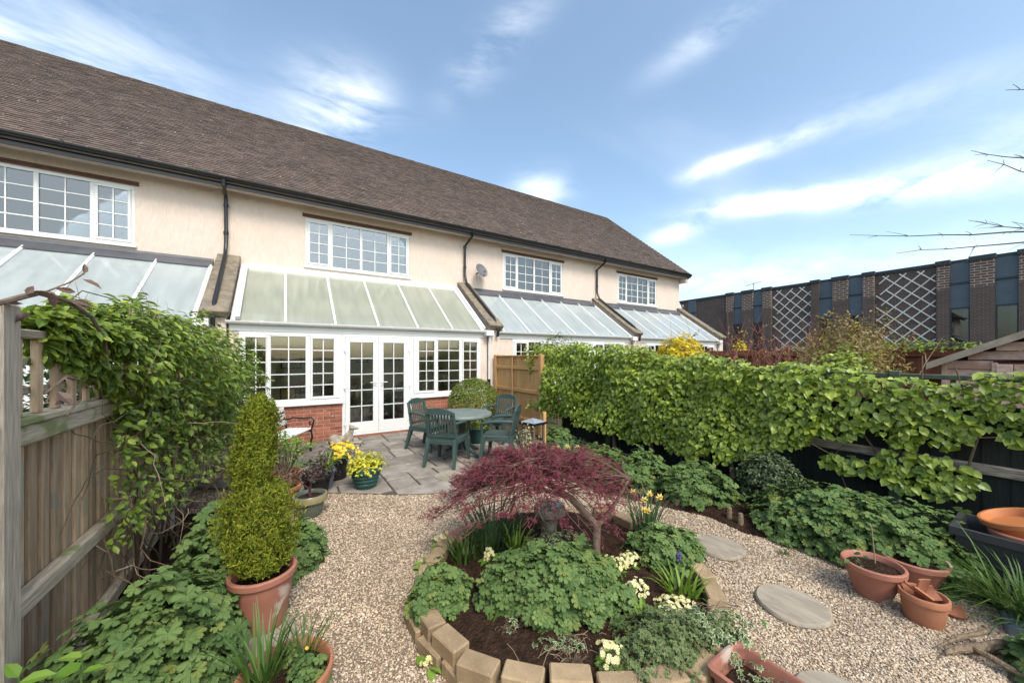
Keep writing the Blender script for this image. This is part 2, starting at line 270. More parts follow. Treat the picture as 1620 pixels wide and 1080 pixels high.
class MB:
    def __init__(s): s.v = []; s.f = []; s.sm = []
    def add(s, vs, fs, smooth=False):
        n = len(s.v); s.v += [tuple(p) for p in vs]; s.f += [tuple(i+n for i in f) for f in fs]; s.sm += [smooth]*len(fs); return s
    def convex(s, vs, fs, smooth=False):
        c = sum((Vector(v) for v in vs), Vector())/len(vs); out = []
        for f in fs:
            p = [Vector(vs[i]) for i in f]; n = (p[1]-p[0]).cross(p[2]-p[0])
            out.append(list(reversed(f)) if n.dot(p[0]-c) < 0 else list(f))
        return s.add(vs, out, smooth)
    def box(s, c, size, ch=0, Rm=None):
        c = Vector(c); h = [x/2 for x in size]
        if ch > 0:
            ch = min(ch, min(h)*.6); vs = []
            for cs in CS:
                for k in range(3): vs.append(Vector([cs[a]*(h[a] if a == k else h[a]-ch) for a in range(3)]))
            fs = CF
        else:
            vs = [Vector((sx*h[0], sy*h[1], sz*h[2])) for sx in (-1, 1) for sy in (-1, 1) for sz in (-1, 1)]; fs = BF
        if Rm is not None: vs = [Rm @ v for v in vs]
        return s.convex([v+c for v in vs], fs)
    def bx(s, x0, x1, y0, y1, z0, z1, ch=0): return s.box(((x0+x1)/2, (y0+y1)/2, (z0+z1)/2), (abs(x1-x0), abs(y1-y0), abs(z1-z0)), ch)
    def bar(s, p, q, w, h, ch=0, up=Vector((0, 0, 1))):
        p = Vector(p); q = Vector(q); return s.box((p+q)/2, (w, (q-p).length, h), ch, frame_from(p, q, up))
    def tube(s, pts, rad, seg=8, cap=True, smooth=True):
        pts = [Vector(p) for p in pts]; n = len(pts); rad = rad if hasattr(rad, '__len__') else [rad]*n; vs = []; prev = None
        for i, p in enumerate(pts):
            t = (pts[min(i+1, n-1)]-pts[max(i-1, 0)]).normalized()
            if prev is None:
                x = t.orthogonal().normalized()
            else:
                x = prev - t*prev.dot(t); x = x.normalized() if x.length > 1e-5 else t.orthogonal().normalized()
            prev = x; y = t.cross(x)
            for k in range(seg): a = 2*math.pi*k/seg; vs.append(p+(x*math.cos(a)+y*math.sin(a))*rad[i])
        fs = [(i*seg+k, i*seg+(k+1) % seg, (i+1)*seg+(k+1) % seg, (i+1)*seg+k) for i in range(n-1) for k in range(seg)]
        if cap: fs += [tuple(reversed(range(seg))), tuple(range((n-1)*seg, n*seg))]
        return s.add(vs, fs, smooth)
    def lathe(s, prof, c=(0, 0, 0), seg=32, sx=1, sy=1, Rm=None, wob=0):
        c = Vector(c); vs = []; n = len(prof); ph = random.random()*6
        for r, z in prof:
            for k in range(seg):
                a = 2*math.pi*k/seg; q = 1+wob*(math.sin(3*a+ph)+.6*math.sin(5*a+2*ph)); v = Vector((r*q*math.cos(a)*sx, r*q*math.sin(a)*sy, z)); vs.append((Rm @ v if Rm else v)+c)
        fs = [(i*seg+k, i*seg+(k+1) % seg, (i+1)*seg+(k+1) % seg, (i+1)*seg+k) for i in range(n-1) for k in range(seg)]
        if prof[0][0] > 1e-4: fs.append(tuple(reversed(range(seg))))
        if prof[-1][0] > 1e-4: fs.append(tuple(range((n-1)*seg, n*seg)))
        return s.add(vs, fs, True)
    def prism(s, poly, z0, z1, inset=0.0, dz=0.0):
        n = len(poly); cx = sum(p[0] for p in poly)/n; cy = sum(p[1] for p in poly)/n
        def ins(p, d):
            v = Vector((cx-p[0], cy-p[1])); l = max(v.length, 1e-5); return (p[0]+v.x/l*d, p[1]+v.y/l*d)
        vs = [(p[0], p[1], z0) for p in poly] + [(p[0], p[1], z1-dz) for p in poly]
        fs = [(i, (i+1) % n, n+(i+1) % n, n+i) for i in range(n)] + [tuple(reversed(range(n)))]
        if inset:
            vs += [(*ins(p, inset), z1) for p in poly]; fs += [(n+i, n+(i+1) % n, 2*n+(i+1) % n, 2*n+i) for i in range(n)] + [tuple(range(2*n, 3*n))]
        else: fs.append(tuple(range(n, 2*n)))
        return s.add(vs, fs)
    def extr(s, poly, axis, a0, a1):
        """2-D outline (list of pairs) pushed along an axis; the pairs fill the two other axes in order"""
        n = len(poly); vs = []
        for a in (a0, a1):
            for p in poly:
                v = list(p); v.insert(axis, a); vs.append(tuple(v))
        fs = [(i, (i+1) % n, n+(i+1) % n, n+i) for i in range(n)] + [tuple(reversed(range(n))), tuple(range(n, 2*n))]
        ar = sum(poly[i][0]*poly[(i+1) % n][1]-poly[(i+1) % n][0]*poly[i][1] for i in range(n))
        flip = (ar < 0) ^ (axis == 1)
        if flip: fs = [tuple(reversed(f)) for f in fs]
        return s.add(vs, fs)
    def build(s, name, mat, parent=None, base=False, sharp=35):
        vs = np.array(s.v, dtype=np.float64); lo, hi = vs.min(0), vs.max(0); c = (lo+hi)/2
        if base: c[2] = lo[2]
        me = bpy.data.meshes.new(name); me.from_pydata((vs-c).tolist(), [], s.f)
        me.polygons.foreach_set('use_smooth', s.sm); me.materials.append(mt(mat) if isinstance(mat, str) else mat)
        if any(s.sm): me.set_sharp_from_angle(angle=R(sharp))
        me.update(); return put(name, me, c, parent)
def put(name, me, c, parent=None, mw=None):
    o = bpy.data.objects.new(name, me); COL.objects.link(o); c = Vector(c); WL[o] = c
    if parent: o.parent = parent
    loc = c-(WL[parent] if parent else Vector())
    if mw is not None: m = mw.to_4x4(); m.translation = loc; o.matrix_basis = m
    else: o.location = loc
    return o
def tag(o, label=None, cat=None, group=None, kind=None):
    if label: o['label'] = label
    if cat: o['category'] = cat
    if group: o['group'] = group
    if kind: o['kind'] = kind
    return o
def thing(name, label, cat, loc=(0, 0, 0), group=None):
    o = bpy.data.objects.new(name, None); o.empty_display_size = .1; COL.objects.link(o); o.location = loc; WL[o] = Vector(loc); return tag(o, label, cat, group)
def struct(o): return tag(o, kind='structure')
def copy_tree(o, parent=None):
    c = o.copy(); COL.objects.link(c)
    if parent: c.parent = parent
    for ch in o.children: copy_tree(ch, c)
    return c
# ---- scatter: thousands of small copies of a template in one mesh
def tmpl(vs, fs, edge=None): return (np.array(vs, dtype=np.float64), [tuple(f) for f in fs], edge)
def scatter_mesh(name, T, pos, rot, size, mat, var=None, smooth=False):
    tv, tf, te = T; n = len(pos); k = len(tv); size = np.asarray(size); size = size[:, None] if size.ndim == 1 else size
    V = np.einsum('nij,nkj->nki', rot, tv[None]*size[:, None, :]) + pos[:, None, :]; V = V.reshape(-1, 3)
    loops = np.concatenate([np.array(f) for f in tf]); lens = np.array([len(f) for f in tf]); L0 = len(loops)
    li = (loops[None]+(np.arange(n)*k)[:, None]).ravel(); ln = np.tile(lens, n); st = np.concatenate([[0], np.cumsum(ln)[:-1]])
    lo, hi = V.min(0), V.max(0); c = (lo+hi)/2
    me = bpy.data.meshes.new(name); me.vertices.add(len(V)); me.vertices.foreach_set('co', (V-c).ravel()); me.loops.add(len(li)); me.loops.foreach_set('vertex_index', li.astype(np.int32))
    me.polygons.add(len(ln)); me.polygons.foreach_set('loop_start', st.astype(np.int32)); me.polygons.foreach_set('loop_total', ln.astype(np.int32)); me.polygons.foreach_set('use_smooth', np.full(len(ln), smooth))
    var = rng.random(n) if var is None else var
    a = me.attributes.new('var', 'FLOAT', 'POINT'); a.data.foreach_set('value', np.repeat(var, k).astype(np.float32))
    if te is not None: a = me.attributes.new('edge', 'FLOAT', 'POINT'); a.data.foreach_set('value', np.tile(np.array(te), n).astype(np.float32))
    me.materials.append(mt(mat)); me.update(calc_edges=True); me.validate(); return me, c
def norm(a): return a/np.maximum(np.linalg.norm(a, axis=-1, keepdims=True), 1e-9)
def frames(nrm, tip):
    z = norm(nrm); x = norm(tip-z*(tip*z).sum(-1, keepdims=True)); y = np.cross(z, x); return np.stack([x, y, z], axis=-1)
CAMN = np.array(CAM)
def foliage(parent, T, pos, nrm, tip, size, mat, parts=0, piece='leaf', bulk='foliage', var=None, smooth=False):
    """the `parts` pieces nearest the camera become objects of their own, the rest one joined part"""
    pos = np.asarray(pos, float); rot = frames(np.asarray(nrm, float), np.asarray(tip, float)); size = np.asarray(size, float); n = len(pos); out = None
    order = np.argsort(np.linalg.norm(pos-CAMN, axis=1)); near, far = order[:parts], order[parts:]
    if parts:
        me, c = scatter_mesh(piece, T, np.zeros((1, 3)), np.eye(3)[None], np.ones(1), mat, np.zeros(1), smooth)
        me.vertices.foreach_set('co', T[0].ravel()); me.update()
        for i in near:
            sz = size[i] if size.ndim > 1 else [size[i]]*3
            m = Matrix(rot[i].tolist()) @ Matrix.Diagonal(Vector(sz)); put(piece, me, pos[i], parent, m)
    if len(far):
        me, c = scatter_mesh(bulk, T, pos[far], rot[far], size[far], mat, None if var is None else np.asarray(var)[far], smooth); out = put(bulk, me, c, parent); out['kind'] = 'stuff'
    return out
T_OVAL = lambda w=.3: tmpl([(0, 0, 0), (.3, w*.9, .07), (.65, w*.8, .05), (1, 0, -.10), (.65, -w*.8, .05), (.3, -w*.9, .07), (.5, 0, -.02)], [(0, 6, 1), (1, 6, 2), (2, 6, 3), (3, 6, 4), (4, 6, 5), (5, 6, 0)][::1])
T_HEART = tmpl([(.05, 0, 0), (-.05, .28, .05), (.22, .47, .06), (.6, .36, .02), (1, 0, -.16), (.6, -.36, .02), (.22, -.47, .06), (-.05, -.28, .05), (.45, 0, -.05)], [(0, 8, 1), (1, 8, 2), (2, 8, 3), (3, 8, 4), (4, 8, 5), (5, 8, 6), (6, 8, 7), (7, 8, 0)])
def palm(lobes=7, notch=.5, span=280, cup=-.14):
    vs = [(0, 0, 0)]; n = lobes*2-1
    for i in range(n):
        a = R(-span/2+span*i/(n-1)); r = (1.0-.12*abs(a)/R(140)) if i % 2 == 0 else notch
        vs.append((r*math.cos(a), r*math.sin(a), cup if i % 2 == 0 else .06))
    return vs, [(0, i+1, i+2) for i in range(n-1)]
def T_geranium():
    vs, fs = [(0, 0, 0)], []
    for i, a0 in enumerate(range(-130, 131, 52)):           # five to six broad lobes, each with three teeth
        a = R(a0); q = [(-.4538, .70), (-.25, .97), (-.12, .90), (0, 1.05), (.12, .90), (.25, .97), (.4538, .70)]; b = len(vs)
        for da, r in q: vs.append((r*math.cos(a+da), r*math.sin(a+da), .06 if r < .75 else -.10+.05*math.cos(i*2)))
        fs += [(0, b+j, b+j+1) for j in range(6)]
    return tmpl(vs, fs)
T_GER = T_geranium()
_pv, _pf = palm(5, .55, 250, -.1); T_IVY = tmpl([(p[0]*(.62 if i else 0), p[1]*(.62 if i else 0), p[2]*.5) for i, p in enumerate(_pv)]+_pv[1:], _pf+[(i, i+9, i+10, i+1) for i in range(1, 9)], [0]*(len(_pv))+[1]*(len(_pv)-1))
T_NEEDLE = tmpl([(0, 0, 0), (.34, .13, .03), (.45, .02, .02), (.66, .17, .0), (1, 0, -.03), (.62, -.17, 0), (.4, -.03, .02), (.3, -.14, .03)], [(0, 2, 1), (2, 4, 3), (2, 5, 4), (0, 7, 6), (0, 6, 2), (6, 5, 2)])
T_FLOWER = (lambda: tmpl([(0, 0, 0)]+[(math.cos(R(a))*r, math.sin(R(a))*r, h) for k in range(5) for a, r, h in ((k*72-28, .8, .12), (k*72, .72, .1), (k*72+28, .8, .12))], [(0, k*3+1, k*3+2) for k in range(5)]+[(0, k*3+2, k*3+3) for k in range(5)]))()
def blades(parent, c, n, rad, length, width, lean, mat, parts=0, name='blade', droop=.5, seed=None, lvar=.3, up=.9):
    """strap leaves: each a bent strip of four quads"""
    k = 5; all_ = []; c = Vector(c)
    for i in range(n):
        a = random.uniform(0, 2*math.pi); r = rad*math.sqrt(random.random()); b = c+Vector((math.cos(a)*r, math.sin(a)*r, 0)); az = a+random.uniform(-.9, .9)
        L_ = length*random.uniform(1-lvar, 1+lvar*.6); th = random.uniform(.15, 1)*lean; d = Vector((math.cos(az), math.sin(az), 0)); side = Vector((-d.y, d.x, 0)); pts = []; p = b.copy(); dr = droop*random.uniform(.4, 1.3)
        for j in range(k):
            t = j/(k-1); w = width*(1-t**2.2)*.5+.0008
            pts.append((p-side*w, p+side*w)); ang = th+dr*t*t*2.2; p = p+(d*math.sin(ang)+Vector((0, 0, math.cos(ang))))*(L_/(k-1))
        all_.append(pts)
    all_.sort(key=lambda q: (q[0][0]-CAM).length); F4 = [(2*j, 2*j+1, 2*j+3, 2*j+2) for j in range(k-1)]
    def mesh(lst, nm):
        m = MB(); var = []
        for q in lst:
            m.add([x for pr in q for x in pr], F4, True); var += [random.random()]*(2*k)
        o = m.build(nm, mat, parent, sharp=180); a = o.data.attributes.new('var', 'FLOAT', 'POINT'); a.data.foreach_set('value', var); return o
    for q in all_[:parts]: mesh([q], name)
    if all_[parts:]: mesh(all_[parts:], 'leaf_blades')['kind'] = 'stuff'
def dome(n, c, rx, ry, h, ang=0, shell=.55, lump=.12, zmin=.0):
    """random points in the outer shell of a lumpy dome with outward normals"""
    u = rng.random(n)*2*np.pi; zt = rng.random(n)**.8; s = np.sqrt(1-zt**2)
    d = np.stack([np.cos(u)*s, np.sin(u)*s, zt], 1); ph = rng.random(6)*6
    q = 1+lump*(np.sin(3*u+ph[3]+2*zt)*.7+np.sin(5*u+ph[0])*.6+np.sin(8*u+ph[1]+5*zt)*.5+np.sin(9*zt*2+3*u+ph[2])*.5)+rng.normal(0, lump*.22, n); rr = (1-shell*rng.random(n)**2.2)*q
    p = d*rr[:, None]*np.array([rx, ry, h]); nn_ = norm(d/np.array([rx, ry, h])); ca, sa = math.cos(ang), math.sin(ang); Rm = np.array([[ca, -sa, 0], [sa, ca, 0], [0, 0, 1]])
    p = p@Rm.T; nn_ = nn_@Rm.T; p[:, 2] = np.maximum(p[:, 2], zmin); return p+np.array(c), nn_
def jitter(n, a): return rng.normal(size=(n, 3))*a

# ------------------------------------------------------------ ground
D, DU = 8.06, 9.87        # front of the sun rooms, upper wall of the terrace
g = MB(); g.add([(-300, -300, -.05), (300, -300, -.05), (300, 300, -.05), (-300, 300, -.05)], [(0, 1, 2, 3)]); struct(g.build('ground', 'earth'))
g = MB(); g.prism([(-1.02, -2.5), (5.0, -2.5), (5.0, 8.0), (-1.02, 8.0)], -.045, 0); gravel = struct(g.build('gravel_path', 'gravel_base'))
BED = [(.72, 2.2), (.74, 1.92), (.81, 1.68), (.99, 1.47), (1.22, 1.29), (1.46, 1.12), (1.75, 1.03), (2.05, 1.04), (2.26, 1.17), (2.53, 1.42), (2.72, 1.68), (2.83, 2.05), (2.76, 2.5), (2.5, 2.9), (2.05, 3.12), (1.55, 3.1), (1.15, 2.86), (.86, 2.52)]
RB = [(5.0, -1.2), (5.0, 6.3), (3.75, 6.0), (3.55, 4.9), (3.3, 4.0), (3.35, 3.2), (3.62, 2.5), (3.8, 2.1), (3.75, 1.7), (3.95, 1.35), (4.0, .8), (4.1, .4), (4.2, -1.2)]
LB = [(-1.0, -1), (-.55, .5), (-.38, 2.2), (-.42, 2.9), (-.02, 3.3), (.12, 4.1), (-.2, 4.9), (-1.0, 5.2)]
def inpoly(P, X, Y):
    P = np.array(P); ins = np.zeros(len(X), bool); j = len(P)-1
    for i in range(len(P)):
        xi, yi, xj, yj = *P[i], *P[j]; c = ((yi > Y) != (yj > Y)) & (X < (xj-xi)*(Y-yi)/(yj-yi+1e-12)+xi); ins ^= c; j = i
    return ins
def soil_sheet(name, poly, z, hump=.0, n=26):
    """uneven earth sheet filling an outline"""
    P = np.array(poly); c = P.mean(0); m = MB(); vs = [(c[0], c[1], z+hump)]; rings = 7; k = len(P)*3; O = []
    for i in range(len(P)):
        a, b = P[i], P[(i+1) % len(P)]
        for t in range(3): O.append(a+(b-a)*t/3)
    for r in range(1, rings+1):
        t = r/rings
        for q in O: vs.append((*(c+(q-c)*t), z+hump*(1-t*t)+(random.uniform(-.012, .012) if r < rings else -.004)))
    fs = [(0, 1+i, 1+(i+1) % k) for i in range(k)]+[(1+r*k+i, 1+(r+1)*k+i, 1+(r+1)*k+(i+1) % k, 1+r*k+(i+1) % k) for r in range(rings-1) for i in range(k)]
    m.add(vs, fs, True); return struct(m.build(name, 'soil', sharp=180))
soil_sheet('bed_soil', BED, .085, .05); soil_sheet('border_soil', RB, .006, .05); soil_sheet('fence_border_soil', LB, .006, .02)

# patio of random stone slabs, clipped to its curved front
PE = [((-1.02, 6.1), (.42, 5.02)), ((.42, 5.02), (1.25, 4.42)), ((1.25, 4.42), (1.95, 4.08)), ((1.95, 4.08), (3.6, 3.95))]
def clip(poly, a, b):
    out = []; ex, ey = b[0]-a[0], b[1]-a[1]
    side = lambda p: ex*(p[1]-a[1])-ey*(p[0]-a[0])
    for i in range(len(poly)):
        p, q = poly[i], poly[(i+1) % len(poly)]; sp, sq = side(p), side(q)
        if sp >= 0: out.append(p)
        if sp*sq < 0: t = sp/(sp-sq); out.append((p[0]+(q[0]-p[0])*t, p[1]+(q[1]-p[1])*t))
    return out
patio = [(-1.0, 8.0), (-1.0, 6.1), (.42, 5.02), (1.25, 4.42), (1.95, 4.08), (3.6, 3.95), (3.72, 5.4), (4.45, 6.0), (4.45, 8.0)]
pm = MB(); pm.prism(patio, -.03, .010); pat = struct(pm.build('patio', 'joint'))
def split(x0, x1, y0, y1, out):
    w, h = x1-x0, y1-y0
    if w <= .85 and h <= .62 and (w*h < .36 or random.random() < .35): out.append((x0, x1, y0, y1)); return
    if w/h > random.uniform(.9, 1.5): t = x0+w*random.uniform(.38, .62); split(x0, t, y0, y1, out); split(t, x1, y0, y1, out)
    else: t = y0+h*random.uniform(.38, .62); split(x0, x1, y0, t, out); split(x0, x1, t, y1, out)
cells = []; split(-1.0, 4.45, 3.9, 8.0, cells)
for x0, x1, y0, y1 in cells:
    gp = random.uniform(.009, .017); poly = [(x0+gp, y0+gp), (x1-gp, y0+gp), (x1-gp, y1-gp), (x0+gp, y1-gp)]
    for a, b in PE+[((3.6, 3.95), (3.72, 5.4)), ((3.72, 5.4), (4.45, 6.0))]:
        if poly: poly = clip(poly, a, b)
    if len(poly) < 3: continue
    if abs(sum(poly[i][0]*poly[(i+1) % len(poly)][1]-poly[(i+1) % len(poly)][0]*poly[i][1] for i in range(len(poly)))) < .03: continue
    m = MB(); m.prism(poly, -.02, .026+random.uniform(-.003, .004), inset=.012, dz=.006); m.build('paving_slab', 'slab', pat)

# loose gravel stones
def pebbles():
    oc = [(1, 0, 0), (.3, .8, .1), (-.9, .25, 0), (-.2, -.85, .05), (.1, .05, .55), (0, .1, -.5)]
    T = tmpl(oc, [(0, 1, 4), (1, 2, 4), (2, 3, 4), (3, 0, 4), (1, 0, 5), (2, 1, 5), (3, 2, 5), (0, 3, 5)])
    n = 260000; X = rng.uniform(-1, 4.5, n); Y = .2+(5.6)*rng.random(n)**1.35; d = np.hypot(X, Y)
    # keep to what shows: in front of the lens, off beds and paving
    a = np.degrees(np.arctan2(X, Y)); ok = (a > -26) & (a < 90) & ~inpoly(BED, X, Y) & ~inpoly(RB, X, Y) & ~inpoly(patio, X, Y) & ~inpoly(LB, X, Y) & (rng.random(n) < np.clip(4.2/np.maximum(d, .8)**1.15, 0, 1)); X, Y = X[ok], Y[ok]; n = len(X)
    sz = rng.uniform(.0036, .0082, n)*(1+.10*np.hypot(X, Y)); pos = np.stack([X, Y, rng.uniform(.0, .006, n)], 1)
    rot = frames(np.array([0, 0, 1.])+jitter(n, .45), jitter(n, 1)); me, c = scatter_mesh('gravel_stones', T, pos, rot, sz, 'pebble'); o = put('gravel_stones', me, c, gravel); o['kind'] = 'stuff'
pebbles()
# ------------------------------------------------------------ terrace
UNITP = MB().bx(-.5, .5, -.5, .5, -.5, .5)
def unit_mesh(name, mat):
    me = bpy.data.meshes.new(name); me.from_pydata(UNITP.v, [], UNITP.f); me.materials.append(mt(mat)); me.update(); return me
PANE_UP, PANE, PANE_FAR = unit_mesh('pane', 'glass_up'), unit_mesh('pane', 'glass'), unit_mesh('pane', 'glass_far')
def pane(me, parent, x0, x1, y, z0, z1, th=.012, name='pane'):
    o = put(name, me, ((x0+x1)/2, y, (z0+z1)/2), parent); o.scale = (x1-x0, th, z1-z0); return o
def grid_light(win, x0, x1, z0, z1, y, cols, rows, me, bar=.020, barmat='upvc'):
    """one light divided by glazing bars: every pane an object, the bars one mesh"""
    m = MB()
    for i in range(1, cols): x = x0+(x1-x0)*i/cols; m.bx(x-bar/2, x+bar/2, y-.018, y+.018, z0+.001, z1-.001)
    for j in range(1, rows): z = z0+(z1-z0)*j/rows; m.bx(x0+.001, x1-.001, y-.0165, y+.0165, z-bar/2, z+bar/2)
    m.build('glazing_bars', barmat, win)
    for i in range(cols):
        for j in range(rows):
            a, b = x0+(x1-x0)*i/cols, x0+(x1-x0)*(i+1)/cols; c, d = z0+(z1-z0)*j/rows, z0+(z1-z0)*(j+1)/rows
            pane(me, win, a+(bar/2 if i else 0), b-(bar/2 if i < cols-1 else 0), y, c+(bar/2 if j else 0), d-(bar/2 if j < rows-1 else 0))
EAVE_Y, EAVE_Z, RIDGE_Y, RIDGE_Z = 9.50, 5.40, 14.5, 9.58
SL = Vector((0, RIDGE_Y-EAVE_Y, RIDGE_Z-EAVE_Z)); SLEN = SL.length; SL.normalize(); SN = Vector((0, -SL.z, SL.y))
TILE = tmpl([(-.5, 0, 0), (.5, 0, 0), (.5, 1, 0), (-.5, 1, 0), (-.5, 0, 1), (.5, 0, 1), (.5, 1, 1), (-.5, 1, 1)], [(4, 5, 6, 7), (0, 1, 5, 4), (1, 2, 6, 5), (3, 0, 4, 7)])
def house(x0, x1, label, tiles, wx, end=None, roomprops=None):
    xm = (x0+x1)/2; h = thing('terraced_house', label, 'house', (xm, DU, 0), 'houses of the terrace')
    wx0, wx1, wz0, wz1 = wx, wx+2.5, 3.86, 5.02
    # upper wall around the window opening
    m = MB(); y0, y1 = DU, DU+.26; zb, zt = 2.30, 5.42
    m.bx(x0, wx0, y0, y1, zb, zt); m.bx(wx1, x1, y0, y1, zb, zt); m.bx(wx0, wx1, y0, y1, zb, wz0); m.bx(wx0, wx1, y0, y1, wz1, zt); m.build('wall', 'render_wall', h)
    m = MB(); m.bx(x0+.02, x1-.02, 17.0, 19.3, -.05, 5.35)
    if end: m.bx(x1-.25, x1-.004, DU+.262, 19.2, -.05, 5.35); m.extr([(DU+.1, 5.352), (19.1, 5.352), (14.5, 9.35)], 0, x1-.25, x1-.008)
    m.build('back_wall', 'render_wall', h)
    # bedroom behind the window
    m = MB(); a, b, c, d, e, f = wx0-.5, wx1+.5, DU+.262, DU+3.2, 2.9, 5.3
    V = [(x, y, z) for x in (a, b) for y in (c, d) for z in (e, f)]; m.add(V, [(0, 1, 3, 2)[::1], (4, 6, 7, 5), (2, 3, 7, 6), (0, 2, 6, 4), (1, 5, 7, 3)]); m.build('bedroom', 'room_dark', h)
    for cx0, cx1 in ((wx0+.03, wx0+.24), (wx1-.24, wx1-.03)):
        m = MB(); n = 15; P = [(cx0+(cx1-cx0)*i/(n-1), DU+.34+.03*math.sin(i*1.9)) for i in range(n)]
        vs = [(x, y, z) for z in (3.5, 5.0) for x, y in P]; vs2 = [(x, y+.012, z) for x, y, z in vs]
        m.add(vs, [(i, i+1, n+i+1, n+i) for i in range(n-1)], True); m.add(vs2, [(n+i, n+i+1, i+1, i) for i in range(n-1)], True); m.build('curtain', 'curtain', h)
    # window
    yw = DU+.045; m = MB(); fr = .055
    m.bx(wx0, wx1, yw-.035, yw+.035, wz1-fr, wz1, .006); m.bx(wx0, wx1, yw-.035, yw+.035, wz0, wz0+fr, .006); m.bx(wx0, wx0+fr, yw-.033, yw+.033, wz0+fr, wz1-fr, .006); m.bx(wx1-fr, wx1, yw-.033, yw+.033, wz0+fr, wz1-fr, .006)
    cuts = [wx0, wx0+.56, wx0+1.25, wx0+1.93, wx1]
    for c in cuts[1:-1]: m.bx(c-.032, c+.032, yw-.032, yw+.032, wz0+fr, wz1-fr, .005)
    win = m.build('window', 'upvc', h)
    m = MB(); m.bx(wx0-.03, wx1+.03, DU-.045, DU+.02, wz0-.045, wz0+.012, .008); m.build('window_sill', 'upvc', win)
    for i in range(4):
        a = cuts[i]+(fr if i == 0 else .032); b = cuts[i+1]-(fr if i == 3 else .032); z0, z1 = wz0+fr, wz1-fr; yy = yw
        if i in (0, 3):      # opening lights stand a little proud
            m = MB(); t = .045; yy = yw-.022
            m.bx(a, b, yw-.052, yw+.03, z0, z0+t, .006); m.bx(a, b, yw-.052, yw+.03, z1-t, z1, .006); m.bx(a, a+t, yw-.050, yw+.028, z0+t, z1-t, .006); m.bx(b-t, b, yw-.050, yw+.028, z0+t, z1-t, .006); m.build('casement', 'upvc', win); a += t; b -= t; z0 += t; z1 -= t
        grid_light(win, a, b, z0, z1, yy, 2, 4, PANE_UP)
    m = MB()
    for j in range(2): m.bx(wx0-.06, wx1+.06, DU-.018-.012*j, DU+.05, wz1+.012+.042*j, wz1+.05+.042*j, .004)
    m.build('lintel', 'lintel', h)
    # eaves: soffit, fascia, gutter
    xe = x1+(.22 if end else 0); m = MB(); m.bx(x0, xe, EAVE_Y+.02, DU-.004, 5.29, 5.31); m.build('soffit', 'render_wall', h)
    m = MB(); m.bx(x0, xe, EAVE_Y-.005, EAVE_Y+.018, 5.22, 5.42, .003); m.build('fascia', 'black_plastic', h)
    m = MB(); n = 9; P = [(EAVE_Y-.075-.062*math.cos(math.pi*i/(n-1)), 5.405-.066*math.sin(math.pi*i/(n-1))) for i in range(n)]; P2 = [(EAVE_Y-.075-.056*math.cos(math.pi*i/(n-1)), 5.405-.060*math.sin(math.pi*i/(n-1))) for i in range(n)]
    m.extr(P+P2[::-1], 0, x0, xe)
    gut = m.build('gutter', 'black_plastic', h); m = MB()
    x = x0+.45
    while x < xe: m.extr([(p-.004 if p < EAVE_Y-.075 else p+.004, q-.005) for p, q in P]+[(EAVE_Y-.008, 5.43), (EAVE_Y-.142, 5.43)], 0, x-.02, x+.02); x += .95
    m.build('gutter_bracket', 'black_plastic', gut)
    if end: m = MB(); m.bx(x1+.002, xe-.03, EAVE_Y+.03, DU+.28, 5.06, 5.288, .004); m.build('box_end', 'render_wall', h)
    # roof deck, tiles, ridge
    m = MB(); e = Vector((0, EAVE_Y-.05, EAVE_Z-.05)); r_ = Vector((0, RIDGE_Y, RIDGE_Z-.03)); xr = x1+(.2 if end else 0)
    m.extr([(e.y, e.z-.05), (e.y, e.z), (r_.y, r_.z), (19.6, 5.35), (19.6, 5.30), (r_.y, r_.z-.06)], 0, x0, xr); roof = m.build('roof', 'tile', h)
    gx, gs = .166, .112; rows = int(SLEN/gs)+1; pos = []; L_ = []
    for j in range(rows):
        off = (j % 2)*gx/2; k0 = int(round((x0-off)/gx)); k1 = int(round((xr-off)/gx))
        for k in range(k0, k1):
            x = off+(k+.5)*gx; p = Vector((x, EAVE_Y-.06, EAVE_Z+.0))+SL*(j*gs); pos.append(p+SN*(.004+random.gauss(0, .0014)))
    pos = np.array(pos); n = len(pos); tilt = rng.normal(.125, .014, n); tw = rng.normal(0, .006, n)
    sl, sn = np.array(SL), np.array(SN); y = norm(sl[None]-sn[None]*tilt[:, None]); xax = norm(np.array([1., 0, 0])[None]+sn[None]*tw[:, None]); z = np.cross(xax, y); rot = np.stack([xax, y, z], -1)
    pos = pos+sn[None]*.018; size = np.tile(np.array([gx-.005, .17, .017]), (n, 1)); size[:, 1] *= rng.normal(1, .02, n)
    dist = np.linalg.norm(pos-CAMN, axis=1); order = np.argsort(dist); near = order[:tiles]; far = order[tiles:]
    if tiles:
        me, c = scatter_mesh('roof_tile', TILE, np.zeros((1, 3)), np.eye(3)[None], np.ones(1), 'tile_var', np.zeros(1)); me.vertices.foreach_set('co', TILE[0].ravel()); me.update()
        for i in near: put('roof_tile', me, pos[i], roof, Matrix(rot[i].tolist()) @ Matrix.Diagonal(Vector(size[i])))
    me, c = scatter_mesh('tile_courses', TILE, pos[far], rot[far], size[far], 'tile_var'); o = put('tile_courses', me, c, roof); o['kind'] = 'stuff'
    m = MB(); x = x0
    while x < xr-.02:
        b = min(x+.45, xr); m.tube([(x+.004, RIDGE_Y, RIDGE_Z-.055), (b-.004, RIDGE_Y, RIDGE_Z-.055)], .115, 12); x = b
    m.build('ridge_tiles', 'ridge', roof)
    if end:
        m = MB(); m.bar(Vector((xr+.012, EAVE_Y-.09, EAVE_Z-.09)), Vector((xr+.012, RIDGE_Y, RIDGE_Z-.06)), .03, .16); m.build('verge', 'tile', roof)
    return h
